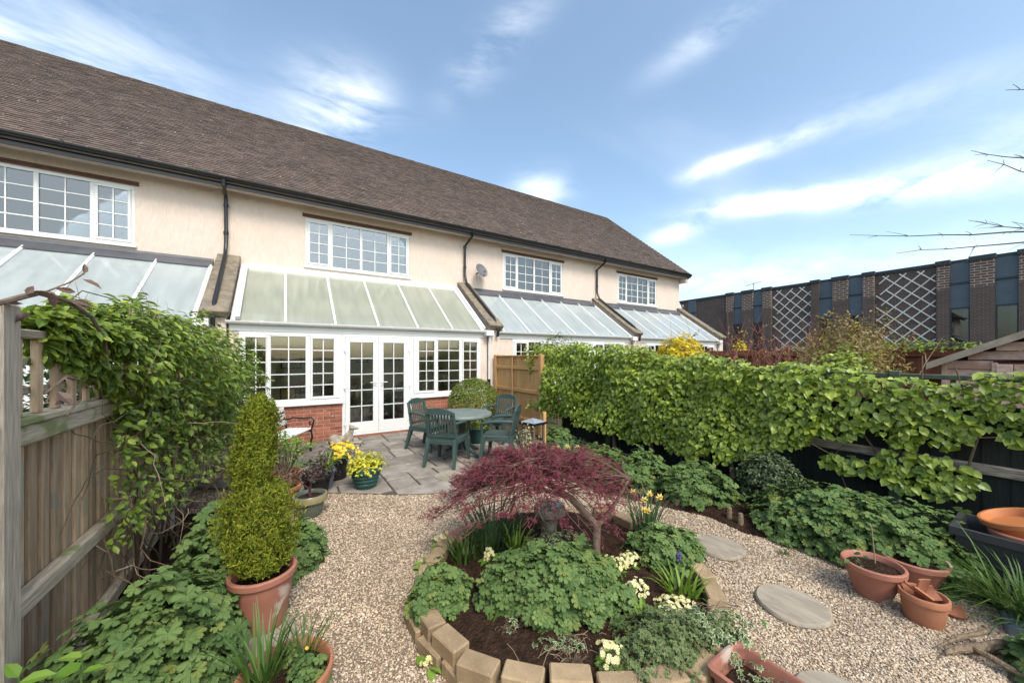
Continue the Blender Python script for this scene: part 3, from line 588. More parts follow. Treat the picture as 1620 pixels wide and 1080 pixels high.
def tilevar():
    m, nt, N, L, P, O = base_nodes('tile_var'); MATS['tile_var'] = m
    at = N.new('ShaderNodeAttribute'); at.attribute_name = 'var'; oi = N.new('ShaderNodeObjectInfo'); ad = N.new('ShaderNodeMath'); ad.operation = 'ADD'; L.new(at.outputs['Fac'], ad.inputs[0]); L.new(oi.outputs['Random'], ad.inputs[1]); fr = N.new('ShaderNodeMath'); fr.operation = 'FRACT'; L.new(ad.outputs[0], fr.inputs[0])
    rp = N.new('ShaderNodeValToRGB'); el = rp.color_ramp.elements; cols = [(.150, .112, .094), (.172, .132, .112), (.125, .094, .080), (.190, .146, .122), (.142, .108, .092), (.105, .08, .07), (.165, .122, .102)]
    while len(el) < len(cols): el.new(.5)
    for i, c in enumerate(cols): el[i].position = i/(len(cols)-1); el[i].color = (*c, 1)
    L.new(fr.outputs[0], rp.inputs[0]); geo = N.new('ShaderNodeNewGeometry')
    n1 = N.new('ShaderNodeTexNoise'); n1.inputs['Scale'].default_value = .9; n1.inputs['Detail'].default_value = 5; L.new(geo.outputs['Position'], n1.inputs['Vector'])
    mr = N.new('ShaderNodeMapRange'); mr.inputs[1].default_value = .3; mr.inputs[2].default_value = .7; mr.inputs[3].default_value = .68; mr.inputs[4].default_value = .84; L.new(n1.outputs[0], mr.inputs[0])
    hs = N.new('ShaderNodeHueSaturation'); L.new(mr.outputs[0], hs.inputs['Value']); L.new(rp.outputs[0], hs.inputs['Color'])
    n2 = N.new('ShaderNodeTexNoise'); n2.inputs['Scale'].default_value = 17; n2.inputs['Detail'].default_value = 2; L.new(geo.outputs['Position'], n2.inputs['Vector'])
    m2 = N.new('ShaderNodeMapRange'); m2.inputs[1].default_value = .70; m2.inputs[2].default_value = .735; L.new(n2.outputs[0], m2.inputs[0])
    x = N.new('ShaderNodeMix'); x.data_type = 'RGBA'; L.new(m2.outputs[0], x.inputs[0]); L.new(hs.outputs[0], x.inputs[6]); x.inputs[7].default_value = (.50, .45, .38, 1); L.new(x.outputs[2], P.inputs['Base Color']); P.inputs['Roughness'].default_value = .85; P.inputs['Specular IOR Level'].default_value = .2
tilevar(); M('ridge', (.055, .048, .045), (.035, .031, .03), rough=.9, scale=6)
XB = [-6.55, -1.02, 4.53, 10.05, 15.45]
houses = [house(XB[0], XB[1], 'cream terraced house at the left edge, above the big climbing shrub', 300, -4.98),
          house(XB[1], XB[2], 'cream terraced house directly behind the patio and garden table', 300, .41),
          house(XB[2], XB[3], 'cream terraced house with grey satellite dish by its upper window', 0, 5.92),
          house(XB[3], XB[4], 'end house of the terrace, next to the dark brick building', 0, 11.28, end=True)]
# party walls between the sun rooms with sloping coping, and their downpipes
def slope_z(y, top=3.80, bot=2.42): return bot+(top-bot)*(y-7.95)/(DU-7.95)
for i, bx in enumerate(XB[1:]):
    h = houses[i]; w = .17; m = MB(); m.extr([(7.98, 0), (DU-.004, 0), (DU-.004, slope_z(DU)), (7.98, slope_z(7.98))], 0, bx-w+.02, bx+w-.02); m.build('party_wall', 'render_wall', h)
    for k in range(6):
        a, b = 7.86+k*(DU-7.86)/6, 7.86+(k+1)*(DU-7.86)/6-.006; m = MB()
        m.bar((bx, a, slope_z(a)+.075), (bx, b, slope_z(b)+.075), 2*w+.06, .085+.03*(k == 0), .012); m.build('coping_stone', 'coping', h)
    if i < 3:
        m = MB(); x = bx-.02+(-.03 if i == 0 else .04); yp = DU-.07
        m.tube([(x+.1*(i > 0), EAVE_Y-.07, 5.35), (x+.1*(i > 0), EAVE_Y-.06, 5.24), (x, yp, 4.98 if i else 5.1), (x, yp, slope_z(DU)+.32), (x, yp-.12, slope_z(yp-.12)+.2), (x+.03, 8.1, slope_z(8.1)+.17), (x+.03, 7.86, slope_z(7.86)+.02), (x+.03, 7.9, 2.2)], .036, 10)
        for z in (4.95, 4.35): m.tube([(x, yp, z-.03), (x, yp, z+.03)], .046, 10)
        m.build('downpipe', 'black_plastic', h)

# ------------------------------------------------------------ sun rooms (one to each house)
GUT_Z, TOPZ = 2.33, 3.76
BRK = None
def brick_mesh():
    m = MB(); m.box((0, 0, 0), (.215, .10, .065), .005); me = bpy.data.meshes.new('brick'); me.from_pydata(m.v, [], m.f); me.materials.append(mt('brick')); me.update(); return me
def half_brick_mesh():
    m = MB(); m.box((0, 0, 0), (.1025, .10, .065), .005); me = bpy.data.meshes.new('brick'); me.from_pydata(m.v, [], m.f); me.materials.append(mt('brick')); me.update(); return me
BRK, HBRK = brick_mesh(), half_brick_mesh()
def roof_pt(y): return GUT_Z+.03+(TOPZ-.12-GUT_Z)*(y-(D-.02))/(DU-.04-D)
def sunroom(x0, x1, label, own, raf, opal, windows):
    xm = (x0+x1)/2; c = thing('conservatory', label, 'conservatory', (xm, D, 0), 'lean-to conservatories of the terrace')
    # roof glazing and rafters
    ya, yb = D-.10, DU-.02; yt = yb-(.0 if own else .18)
    for a, b in zip(raf[:-1], raf[1:]):
        m = MB(); m.bar(((a+b)/2, ya, roof_pt(ya)), ((a+b)/2, yt, roof_pt(yt)), b-a-.03, .022); m.build('roof_pane', opal, c)
    for k, x in enumerate(raf):
        m = MB(); edge = k in (0, len(raf)-1); w = .05 if not edge else .07
        m.bar((x, ya-.02, roof_pt(ya)+.024), (x, yt-.02, roof_pt(yt-.02)+.024), w, .035, .008); m.bar((x, ya-.03, roof_pt(ya)+.05), (x, yt-.02, roof_pt(yt-.02)+.05), w*.45, .022, .006); m.build('rafter', 'upvc', c)
    if own:
        m = MB(); m.bx(x0+.12, x1-.10, DU-.15, DU-.003, TOPZ-.20, TOPZ-.02, .015); m.bx(x0+.14, x1-.12, DU-.19, DU-.151, TOPZ-.24, TOPZ-.165, .012); m.build('blind_box', 'upvc', c)
        for xs in (x0+.15, x1-.14):
            m = MB(); m.bar((xs, ya-.0, roof_pt(ya)+.085), (xs, DU-.16, roof_pt(DU-.16)+.085), .065, .075, .008); m.build('blind_rail', 'upvc', c)
    else:
        m = MB(); m.extr([(yt-.08, roof_pt(yt-.08)+.05), (DU-.02, TOPZ-.03), (DU-.003, TOPZ+.02), (DU-.003, TOPZ-.12), (yt-.08, roof_pt(yt-.08)+.035)], 0, x0+.1, x1-.1); m.build('lead_flashing', 'lead', c)
    # eaves beam, gutter
    m = MB(); m.bx(x0+.02, x1-.02, D-.035, D+.06, 2.16, GUT_Z-.01, .006); m.build('eaves_beam', 'upvc', c)
    m = MB(); n = 9; P = [(D-.10-.058*math.cos(math.pi*i/(n-1)), GUT_Z+.01-.062*math.sin(math.pi*i/(n-1))) for i in range(n)]; P2 = [(D-.10-.052*math.cos(math.pi*i/(n-1)), GUT_Z+.01-.056*math.sin(math.pi*i/(n-1))) for i in range(n)]
    m.extr(P+P2[::-1], 0, x0-.02, x1+.02); gt = m.build('gutter', 'upvc', c); m = MB(); x = x0+.5
    while x < x1: m.extr([(p-.004 if p < D-.10 else p+.004, q-.004) for p, q in P]+[(D-.038, GUT_Z+.02), (D-.162, GUT_Z+.02)], 0, x-.022, x+.022); x += 1.15
    m.build('gutter_bracket', 'upvc', gt)
    m = MB(); xd = x1-.03; m.bx(xd-.1, xd+.12, D-.2, D-.05, GUT_Z-.12, GUT_Z+.015, .01); m.tube([(xd+.05, D-.11, GUT_Z-.1), (xd+.05, D-.10, 2.1), (xd+.05, D-.06, 2.0), (xd+.05, D-.06, 1.12)], .032, 10); m.build('downpipe', 'upvc', c)
    m = MB(); m.tube([(xd+.05, D-.06, 1.12), (xd+.05, D-.06, .02)], .036, 10); m.build('downpipe_foot', 'black_plastic', c)
    # framing of the front: corner posts in render
    for a, b in ((x0+.02, windows[0]['x0']), (windows[-1]['x1'], x1-.02)):
        m = MB(); m.bx(a, b-.002, D-.012, D+.09, 0, 2.158); m.build('corner_pier', 'render_wall', c)
    for w in windows:
        a, b = w['x0'], w['x1']
        if w['kind'] == 'win':
            z0, z1, f = .80, 2.158, .05; m = MB()
            m.bx(a, b, D-.03, D+.04, z1-.06, z1, .006); m.bx(a, b, D-.03, D+.04, z0, z0+.06, .006); lights = w['lights']; edges = [a]+[(p[1]+q[0])/2 for p, q in zip(lights[:-1], lights[1:])]+[b]
            m.bx(a, a+.045, D-.028, D+.038, z0+.06, z1-.06, .005); m.bx(b-.045, b, D-.028, D+.038, z0+.06, z1-.06, .005)
            for e in edges[1:-1]: m.bx(e-.022, e+.022, D-.027, D+.037, z0+.06, z1-.06, .005)
            win = m.build('window', 'upvc', c); m = MB(); m.bx(a-.02, b+.02, D-.11, D+.0, z0-.055, z0-.002, .012); m.build('window_sill', 'upvc', win)
            for i, (p, q) in enumerate(lights):
                e0 = edges[i]+(.045 if i == 0 else .022); e1 = edges[i+1]-(.045 if i == len(lights)-1 else .022); u, v = z0+.06, z1-.06; op = (i % 2 == 0) and w.get('open', True)
                if op or (p-e0 > .01):
                    m = MB(); t = .05 if op else .02; pr = .022 if op else .0
                    m.bx(e0+.001, e1-.001, D-.03-pr, D+.03, u+.001, u+t, .006); m.bx(e0+.001, e1-.001, D-.03-pr, D+.03, v-t, v-.001, .006); m.bx(e0+.001, p, D-.029-pr, D+.029, u+t, v-t, .005); m.bx(q, e1-.001, D-.029-pr, D+.029, u+t, v-t, .005); m.build('casement', 'upvc', win); u += t; v -= t
                grid_light(win, p, q, u, v, D-.01, 2, 5, PANE, .018)
                if own: m = MB(); m.bx(p-.01, q+.01, D+.065, D+.07, v-.17, v+.02); m.build('roller_blind', 'blind', win)
            # dwarf wall
            if own:
                m = MB(); m.bx(a, b, D-.0525, D+.09, -.02, .742); bw = m.build('brick_wall', 'mortar', c)
                for j in range(10):
                    z = .0375+j*.074; x = a+.002-(.1125 if j % 2 else 0)
                    while x < b-.02:
                        l, r_ = max(x, a+.002), min(x+.215, b-.002); wd = r_-l
                        if wd > .16: o = put('brick', BRK, ((l+r_)/2, D-.008+random.uniform(-.0015, .0015), z-.002), bw); o.scale = (wd/.215, 1, 1)
                        elif wd > .03: o = put('brick', HBRK, ((l+r_)/2, D-.008+random.uniform(-.0015, .0015), z-.002), bw); o.scale = (wd/.1025, 1, 1)
                        x += .225
            else: m = MB(); m.bx(a, b, D-.05, D+.09, -.02, .742); m.build('brick_wall', 'brick_flat', c)
        else:
            m = MB(); f = .055; m.bx(a, a+f, D-.035, D+.045, .10, 2.158, .006); m.bx(b-f, b, D-.035, D+.045, .10, 2.158, .006); m.bx(a+f, b-f, D-.034, D+.044, 2.10, 2.158, .006); m.bx(a-.01, b+.01, D-.06, D+.06, .062, .10, .008); m.build('door_frame', 'upvc', c)
            if own:
                m = MB(); m.bx(a, b, D-.045, D+.08, -.02, .058); st = m.build('door_step', 'mortar', c)
                for k in range(6): o = put('brick', BRK, (a+.118+k*.236, D-.012, .028), st); o.scale = (1.05, 1.1, .8)
            mid = (a+b)/2
            for s, (e0, e1) in enumerate(((a+f+.002, mid-.002), (mid+.002, b-f-.002))):
                p, q = w['lights'][s]; u, v = .33, 1.99; m = MB()
                m.bx(e0, e1, D-.05, D+.02, .104, u, .006); m.bx(e0, e1, D-.05, D+.02, v, 2.096, .006); m.bx(e0, p, D-.049, D+.019, u, v, .006); m.bx(q, e1, D-.049, D+.019, u, v, .006); dr = m.build('door', 'upvc', c)
                grid_light(dr, p, q, u, v, D-.015, 2, 5, PANE, .018)
                hx = (q+e1)/2 if s == 0 else (p+e0)/2; sg = -1 if s == 0 else 1; m = MB()
                m.bx(hx-.016, hx+.016, D-.060, D-.051, 1.0, 1.22, .004); m.tube([(hx, D-.06, 1.15), (hx, D-.10, 1.15), (hx+sg*.12, D-.105, 1.15)], .010, 8); m.build('handle', 'upvc', dr)
                m = MB(); m.tube([(hx, D-.064, 1.06), (hx, D-.058, 1.06)], .009, 10); m.build('keyhole', 'iron', dr)
                ex = e0 if s == 0 else e1; sg = -1 if s == 0 else 1
                for z in (.3, 1.05, 1.82): m = MB(); m.tube([(ex+sg*.0, D-.062, z-.045), (ex+sg*.0, D-.062, z+.045)], .011, 8); m.bx(ex-.03, ex+.03, D-.066, D-.0515, z-.012, z+.012, .003); m.build('hinge', 'upvc', dr)
                if own: m = MB(); m.bx(p-.01, q+.01, D+.03, D+.035, v-.34, v+.02); m.build('roller_blind', 'blind', dr); m = MB(); m.bx(p-.01, q+.01, D+.027, D+.038, v-.36, v-.34); m.build('blind_bar', 'dark_furniture', dr)
    # inside
    m = MB(); ye = DU+1.9; zt = 2.55; a, b = x0+.03, x1-.03
    m.add([(a, D+.1, .085), (b, D+.1, .085), (b, ye, .085), (a, ye, .085)], [(0, 1, 2, 3)]); m.build('floor', 'carpet', c)
    m = MB(); m.add([(a, D+.1, .08), (a, ye, .08), (a, ye, zt), (a, D+.1, zt), (b, D+.1, .08), (b, ye, .08), (b, ye, zt), (b, D+.1, zt)], [(0, 1, 2, 3), (4, 7, 6, 5), (1, 5, 6, 2)])
    m.add([(a, DU, zt), (b, DU, zt), (b, ye, zt), (a, ye, zt)], [(0, 1, 2, 3)]); m.build('inner_walls', 'room_wall', c)
    return c
brickmat('brick_flat', (.30, .10, .06), (.24, .08, .05), (.36, .31, .26), axes='XZ')
sun_own = sunroom(XB[1]+.16, XB[2]-.16, 'white conservatory with grey-green roof glazing, white blind box and french doors', True,
    [-.78, .01, .86, 1.69, 2.54, 3.38, 4.18], 'opal_green',
    [dict(kind='win', x0=-.70, x1=.984, lights=[(-.60, -.30), (-.22, .34), (.46, .83)]), dict(kind='door', x0=.985, x1=2.415, lights=[(1.135, 1.585), (1.80, 2.235)]), dict(kind='win', x0=2.416, x1=4.16, lights=[(2.58, 2.94), (3.04, 3.58), (3.69, 4.05)])])
def generic(x0, x1, label):
    n = 6; raf = [x0+.12+(x1-x0-.24)*i/n for i in range(n+1)]; W = x1-x0
    f = lambda a: x0+a
    ws = [dict(kind='win', x0=f(.42), x1=f(1.949), lights=[(f(.54), f(.86)), (f(.95), f(1.37)), (f(1.48), f(1.79))]), dict(kind='door', x0=f(1.95), x1=f(3.3), lights=[(f(2.09), f(2.52)), (f(2.73), f(3.16))]), dict(kind='win', x0=f(3.301), x1=f(4.85), lights=[(f(3.48), f(3.80)), (f(3.89), f(4.31)), (f(4.42), f(4.73))])]
    return sunroom(x0, x1, label, False, raf, 'opal_blue', ws)
generic(XB[0]+.16, XB[1]-.16, 'conservatory roof at the left edge, behind the climbing shrub')
generic(XB[2]+.16, XB[3]-.16, 'conservatory just beyond the new golden fence panel, right of the white downpipe')
generic(XB[3]+.16, XB[4]-.16, 'farthest conservatory, behind the yellow bush, nearest the brick building')

# furnishings seen through the glass
def picture(x, z, w, h, label, y=DU+1.88):
    t = thing('picture_frame', label, 'picture', (x, y, z), 'pictures on the sitting room wall'); m = MB(); m.bx(x-w/2, x+w/2, y-.03, y, z, z+.03); m.bx(x-w/2, x+w/2, y-.03, y, z+h-.03, z+h); m.bx(x-w/2, x-w/2+.03, y-.03, y, z+.03, z+h-.03); m.bx(x+w/2-.03, x+w/2, y-.03, y, z+.03, z+h-.03); m.build('frame', 'dark_furniture', t)
    m = MB(); m.bx(x-w/2+.03, x+w/2-.03, y-.016, y-.004, z+.03, z+h-.03); m.build('print', 'paper', t)
picture(.15, 1.35, .5, .42, 'dark framed picture seen through the left window of the conservatory'); picture(2.0, 1.5, .35, .4, 'dark framed picture seen through the left french door'); picture(2.95, 1.55, .4, .42, 'dark framed picture seen through the right french door'); picture(4.05, 1.5, .3, .42, 'small dark picture seen through the right-hand conservatory window')
t = thing('vase_of_flowers', 'vase of pink flowers behind the left conservatory window', 'flowers', (.33, D+.5, .62)); m = MB(); m.lathe([(.05, .62), (.075, .7), (.06, .82), (.07, .86), (.06, .86), (.05, .8)], (.33, D+.5, 0), 16); m.build('vase', 'blue_grey', t)
leafmat('pink_petal', [(.62, .22, .26), (.70, .36, .36), (.52, .15, .2)]); leafmat('dark_leaf', [(.022, .05, .016), (.035, .075, .022)], trans=.2)
p, nn_ = dome(160, (.33, D+.5, 1.0), .24, .2, .2); foliage(t, T_FLOWER, p, nn_+jitter(160, .3), jitter(160, 1), rng.uniform(.03, .05, 160), 'pink_petal', bulk='blooms'); p, nn_ = dome(220, (.33, D+.5, .84), .22, .2, .22); foliage(t, T_OVAL(), p, nn_+jitter(220, .5), jitter(220, 1), rng.uniform(.05, .09, 220), 'dark_leaf')
t = thing('side_table', 'small dark table under the pink flowers inside the conservatory', 'table', (.3, D+.55, .09)); m = MB(); m.bx(-.05, .65, D+.25, D+.85, .58, .615, .008); m.build('table_top', 'dark_furniture', t)
for x in (0, .6):
    for y in (D+.3, D+.8): m = MB(); m.bx(x-.02, x+.02, y-.02, y+.02, .09, .58); m.build('leg', 'dark_furniture', t)
t = thing('armchair', 'pale upholstered armchair seen through the french doors', 'armchair', (1.9, D+1.6, .09)); m = MB(); m.bx(1.5, 2.3, D+1.3, D+2.0, .18, .5, .05); m.build('seat', 'cream_cloth', t); m = MB(); m.bx(1.5, 2.3, D+1.95, D+2.12, .2, 1.0, .06); m.build('backrest', 'cream_cloth', t)
for x in (1.42, 2.28): m = MB(); m.bx(x, x+.16, D+1.3, D+2.0, .18, .68, .05); m.build('armrest', 'cream_cloth', t)
t = thing('dining_chair', 'wooden chair back beside the flowers inside the conservatory', 'chair', (.75, D+.9, .09)); m = MB(); m.bx(.55, .95, D+.7, D+1.1, .5, .54, .01); m.build('seat', 'dark_furniture', t); m = MB(); m.bx(.56, .94, D+1.07, D+1.1, .8, 1.02, .01); m.build('backrest', 'dark_furniture', t)
for x in (.57, .93):
    for y, zt in ((D+.72, .5), (D+1.085, 1.02)): m = MB(); m.bx(x-.018, x+.018, y-.018, y+.018, .09, zt); m.build('leg', 'dark_furniture', t)
t = thing('photo_frame', 'tan notice board standing on the left conservatory sill', 'photo frame', (.05, D+.12, .86)); m = MB(); m.box((.05, D+.14, .97), (.26, .02, .24), .004); m.build('frame', 'iron', t); m = MB(); m.box((.05, D+.128, .97), (.22, .01, .2)); m.build('print', 'gold_wood', t)
t = thing('table_lamp', 'cream table lamp behind the right conservatory window', 'lamp', (3.45, D+.5, .5)); m = MB(); m.lathe([(.09, .5), (.09, .53), (.03, .56), (.045, .7), (.03, .9), (.015, 1.02)], (3.45, D+.5, 0), 16); m.build('base', 'paper', t); m = MB(); m.lathe([(.16, 1.0), (.09, 1.22), (.085, 1.22), (.155, 1.0)], (3.45, D+.5, 0), 20); m.build('lamp_shade', 'blind', t)
t = thing('sideboard', 'low wooden sideboard under the cream lamp inside the conservatory', 'sideboard', (3.3, D+.5, .09)); m = MB(); m.bx(2.7, 3.9, D+.3, D+.7, .12, .5, .008); m.build('carcass', 'dark_furniture', t)
for k in range(3): m = MB(); m.bx(2.73+k*.39, 3.09+k*.39, D+.285, D+.299, .16, .47, .005); m.build('door', 'dark_furniture', t)
t = thing('house_plant', 'green potted house plant on the sill behind the right conservatory window', 'plant', (3.2, D+.16, .82)); m = MB(); m.lathe([(.05, .82), (.07, .93), (.06, .93), (.05, .9)], (3.2, D+.17, 0), 16); m.build('pot', 'pink_pot', t) if False else m.build('pot', 'terracotta', t)
p, nn_ = dome(150, (3.2, D+.19, .92), .17, .07, .17); foliage(t, T_OVAL(.25), p, nn_+jitter(150, .5), jitter(150, 1), rng.uniform(.04, .07, 150), 'dark_leaf')

# satellite dishes
def dish(x, y, z, label, r, mat, face):
    t = thing('satellite_dish', label, 'satellite dish', (x, y, z)); f = Vector(face).normalized(); Rm = f.to_track_quat('Z', 'Y').to_matrix(); c = Vector((x, y, z))
    prof = [(0.001, 0)]+[(r*k/8, .22*r*(k/8)**2) for k in range(1, 9)]+[(r*1.01, .215*r), (r*.98, .20*r)]+[(r*k/8, .22*r*(k/8)**2-.012) for k in range(7, 0, -1)]+[(.001, -.012)]
    m = MB(); m.lathe(prof, c, 28, Rm=Rm); m.build('reflector', mat, t)
    m = MB(); q = c+Rm @ Vector((0, -r*.55, r*.75)); m.tube([c+Rm @ Vector((0, -r*.95, .1*r)), c+Rm @ Vector((0, -r*1.0, r*.3)), q], .011, 6); m.build('feed_arm', mat, t); m = MB(); m.tube([q, q+Rm @ Vector((0, .06, -.06))], [.03, .022], 8); m.build('receiver', mat, t)
    m = MB(); m.tube([c-f*.01, c-f*.10, Vector((x-.02, DU, z-.03)) if y < DU else Vector((XB[4], y+.05, z-.1))], .02, 8); m.build('bracket', 'iron', t)
dish(4.99, DU-.26, 4.26, 'dark grey satellite dish on the cream wall by the second downpipe', .22, 'dish', (.25, -1, .42))
dish(XB[4]+.34, DU+.3, 4.12, 'pale satellite dish on the end wall of the terrace', .30, 'dish_pale', (.3, -1, .4))
# ------------------------------------------------------------ left fence
def left_fence():
    t = thing('trellis_fence', 'weathered grey-brown board fence with lattice top along the left side', 'fence', (-1.05, 4.5, 0))
    for y in (2.47, 4.95, 7.4):
        m = MB(); m.bx(-1.06, -.932, y-.22, y-.10, -.05, 1.93, .008); m.build('post', 'grey_wood', t)
    y = .15
    while y < 7.9:
        m = MB(); m.box((-1.012+random.uniform(-.003, .003), y, .70), (.018, .080+random.uniform(-.003, .003), 1.40+random.uniform(-.01, .01)), .004, rotz(R(random.uniform(2, 5)))); m.build('board', 'old_wood', t); m = MB(); m.box((-1.038, y+.052, .70), (.016, .062, 1.40), .003); m.build('board', 'old_wood', t); y += .104
    for z in (.13, .635, 1.37):
        for a, b in ((.1, 2.245), (2.375, 4.725), (4.855, 7.175)):
            m = MB(); m.bx(-1.005, -.945, a, b, z-.045, z+.045, .012); m.build('rail', 'rail_wood', t)
    for a, b in ((.1, 2.245), (2.375, 4.725), (4.855, 7.175)):
        m = MB(); m.bx(-1.04, -.935, a, b, 1.418, 1.452, .006); m.build('cap_rail', 'rail_wood', t)
        m = MB(); m.bx(-1.03, -.955, a, b, 1.795, 1.835, .006); m.build('cap_rail', 'rail_wood', t)
        y = a+.07
        while y < b-.02:
            m = MB(); m.bx(-.992, -.968, y-.026, y+.026, 1.454, 1.793, .004); m.build('lattice_slat', 'old_wood', t); y += .16
        for z in (1.56, 1.69):
            m = MB(); m.bx(-1.014, -.994, a+.01, b-.01, z-.016, z+.016, .003); m.build('lattice_slat', 'rail_wood', t)
left_fence()
# ------------------------------------------------------------ golden fence panel beside the house
def gold_fence():
    t = thing('fence_panel', 'new golden feather-edge fence panel beside the conservatory', 'fence', (4.52, 7.0, 0))
    for y in (7.86, 5.98): m = MB(); m.bx(4.47, 4.57, y-.05, y+.05, -.05, 1.74, .008); m.build('post', 'gold_wood', t)
    y = 6.09
    while y < 7.78: m = MB(); m.box((4.545, y, .86), (.016, .112, 1.66), .003, rotz(R(5))); m.build('board', 'gold_wood', t); y += .098
    for z in (.3, .93, 1.44): m = MB(); m.bx(4.49, 4.53, 6.03, 7.81, z-.04, z+.04, .008); m.build('rail', 'gold_wood', t)
    m = MB(); m.bx(4.485, 4.575, 6.03, 7.81, 1.69, 1.725, .006); m.build('cap_rail', 'gold_wood', t)
    m = MB(); m.bx(4.478, 4.5, 7.05, 7.09, .03, 1.68, .003); m.build('batten', 'gold_wood', t)
gold_fence()
# ------------------------------------------------------------ dark stained fence on the right
def dark_fence():
    t = thing('dark_fence', 'dark green stained board fence with trellis top behind the climbing hydrangea', 'fence', (5.08, 2.8, 0))
    y = -1.1
    while y < 5.95: m = MB(); m.box((5.09, y, .62), (.018, .152, 1.26), .003, rotz(R(2))); m.build('board', 'dark_fence', t); y += .146
    for y in (-.9, .95, 2.8, 4.65): m = MB(); m.bx(5.02, 5.10, y-.04, y+.04, -.05, 1.57, .006); m.build('post', 'green_trellis', t)
    for a, b in ((-.86, .91), (.99, 2.76), (2.84, 4.61)):
        m = MB(); m.bx(5.035, 5.08, a, b, .70, .79, .010); m.build('rail', 'peeled_rail', t)
        m = MB(); m.bx(5.03, 5.09, a, b, 1.24, 1.29, .006); m.build('rail', 'dark_fence', t)
        m = MB(); m.bx(5.03, 5.09, a, b, 1.50, 1.545, .006); m.build('cap_rail', 'green_trellis', t)
        y = a+.12
        while y < b: m = MB(); m.bx(5.05, 5.07, y-.016, y+.016, 1.292, 1.498, .003); m.build('lattice_slat', 'green_trellis', t); y += .19
dark_fence()
# ------------------------------------------------------------ red-brown fence and shed beyond
def red_fence():
    t = thing('red_fence', 'red-brown panel fence behind the hedge, in front of the brick building', 'fence', (9.9, 6, 0)); X = 9.9; y = -2.0
    while y < 12.5: m = MB(); m.box((X, y, .92), (.02, .148, 1.84), .003, rotz(R(3))); m.build('board', 'red_fence', t); y += .14
    for y in np.arange(-1.9, 12.6, 1.83): m = MB(); m.bx(X-.11, X-.02, y-.045, y+.045, -.05, 1.92, .006); m.build('post', 'red_fence', t)
    for z in (.4, 1.33, 1.74): m = MB(); m.bx(X-.07, X-.02, -2, 12.5, z-.04, z+.04, .006); m.build('rail', 'red_fence', t)
red_fence()
def shed():
    t = thing('garden_shed', 'weathered reddish wooden shed with pale roof edge at the right', 'shed', (8.4, .05, 0)); X0, X1, Y0, Y1 = 7.6, 9.4, -.9, .98; ym = .04; ez, az = 1.63, 2.12
    m = MB(); m.bx(X0+.03, X1-.03, Y0+.03, Y1-.03, -.03, ez-.02); m.build('frame', 'red_fence', t)
    for k in range(14):                                    # ship-lap on the left and right of the door
        z = .06+k*.118
        for a, b in ((Y0, -.52), (.56, Y1)):
            m = MB(); m.box((X0, (a+b)/2, z), (.018, b-a, .112), .004, Matrix.Rotation(R(4), 3, 'Y')); m.build('cladding_board', 'shed_wood', t)
        m = MB(); m.box(((X0+X1)/2, Y1, z), (X1-X0, .018, .112), .004, Matrix.Rotation(R(4), 3, 'X')); m.build('cladding_board', 'shed_wood', t)
    for z0, z1 in ((1.665, 1.77), (1.78, 1.885), (1.895, 2.0)):
        zz = (z0+z1)/2; hw = (az-zz)/(az-ez)*(Y1-ym)-.05; m = MB(); m.bx(X0-.009, X0+.009, ym-hw, ym+hw, z0, z1, .003); m.build('cladding_board', 'shed_wood', t)
    m = MB(); m.bx(X0-.028, X0-.012, -.5, .54, .05, 1.62, .003); dr = m.build('door', 'red_fence', t)
    for k in range(8): m = MB(); a = -.5+k*.13; m.bx(X0-.042, X0-.029, a+.003, a+.127, .06, 1.61, .004); m.build('door_board', 'shed_wood', dr)
    for y in (Y1-.02, .55, -.51, Y0+.02): m = MB(); m.bx(X0-.034, X0-.010, y-.025, y+.025, .0, 1.63, .004); m.build('corner_trim', 'shed_wood', t)
    for s in (1, -1):
        ye = Y1+.13 if s > 0 else Y0-.13; ze = az-(az-ez)*abs(ye-ym)/(Y1-ym)
        m = MB(); P = [(ym, az+.03), (ye, ze+.03), (ye, ze), (ym, az)]; m.extr(P, 0, X0-.09, X1+.1); m.build('roof_panel', 'lead', t)
        m = MB(); P = [(ym, az+.055), (ye, ze+.055), (ye, ze-.035), (ym, az-.035)]; m.extr(P, 0, X0-.115, X0-.092); m.build('barge_board', 'shed_trim', t)
shed()
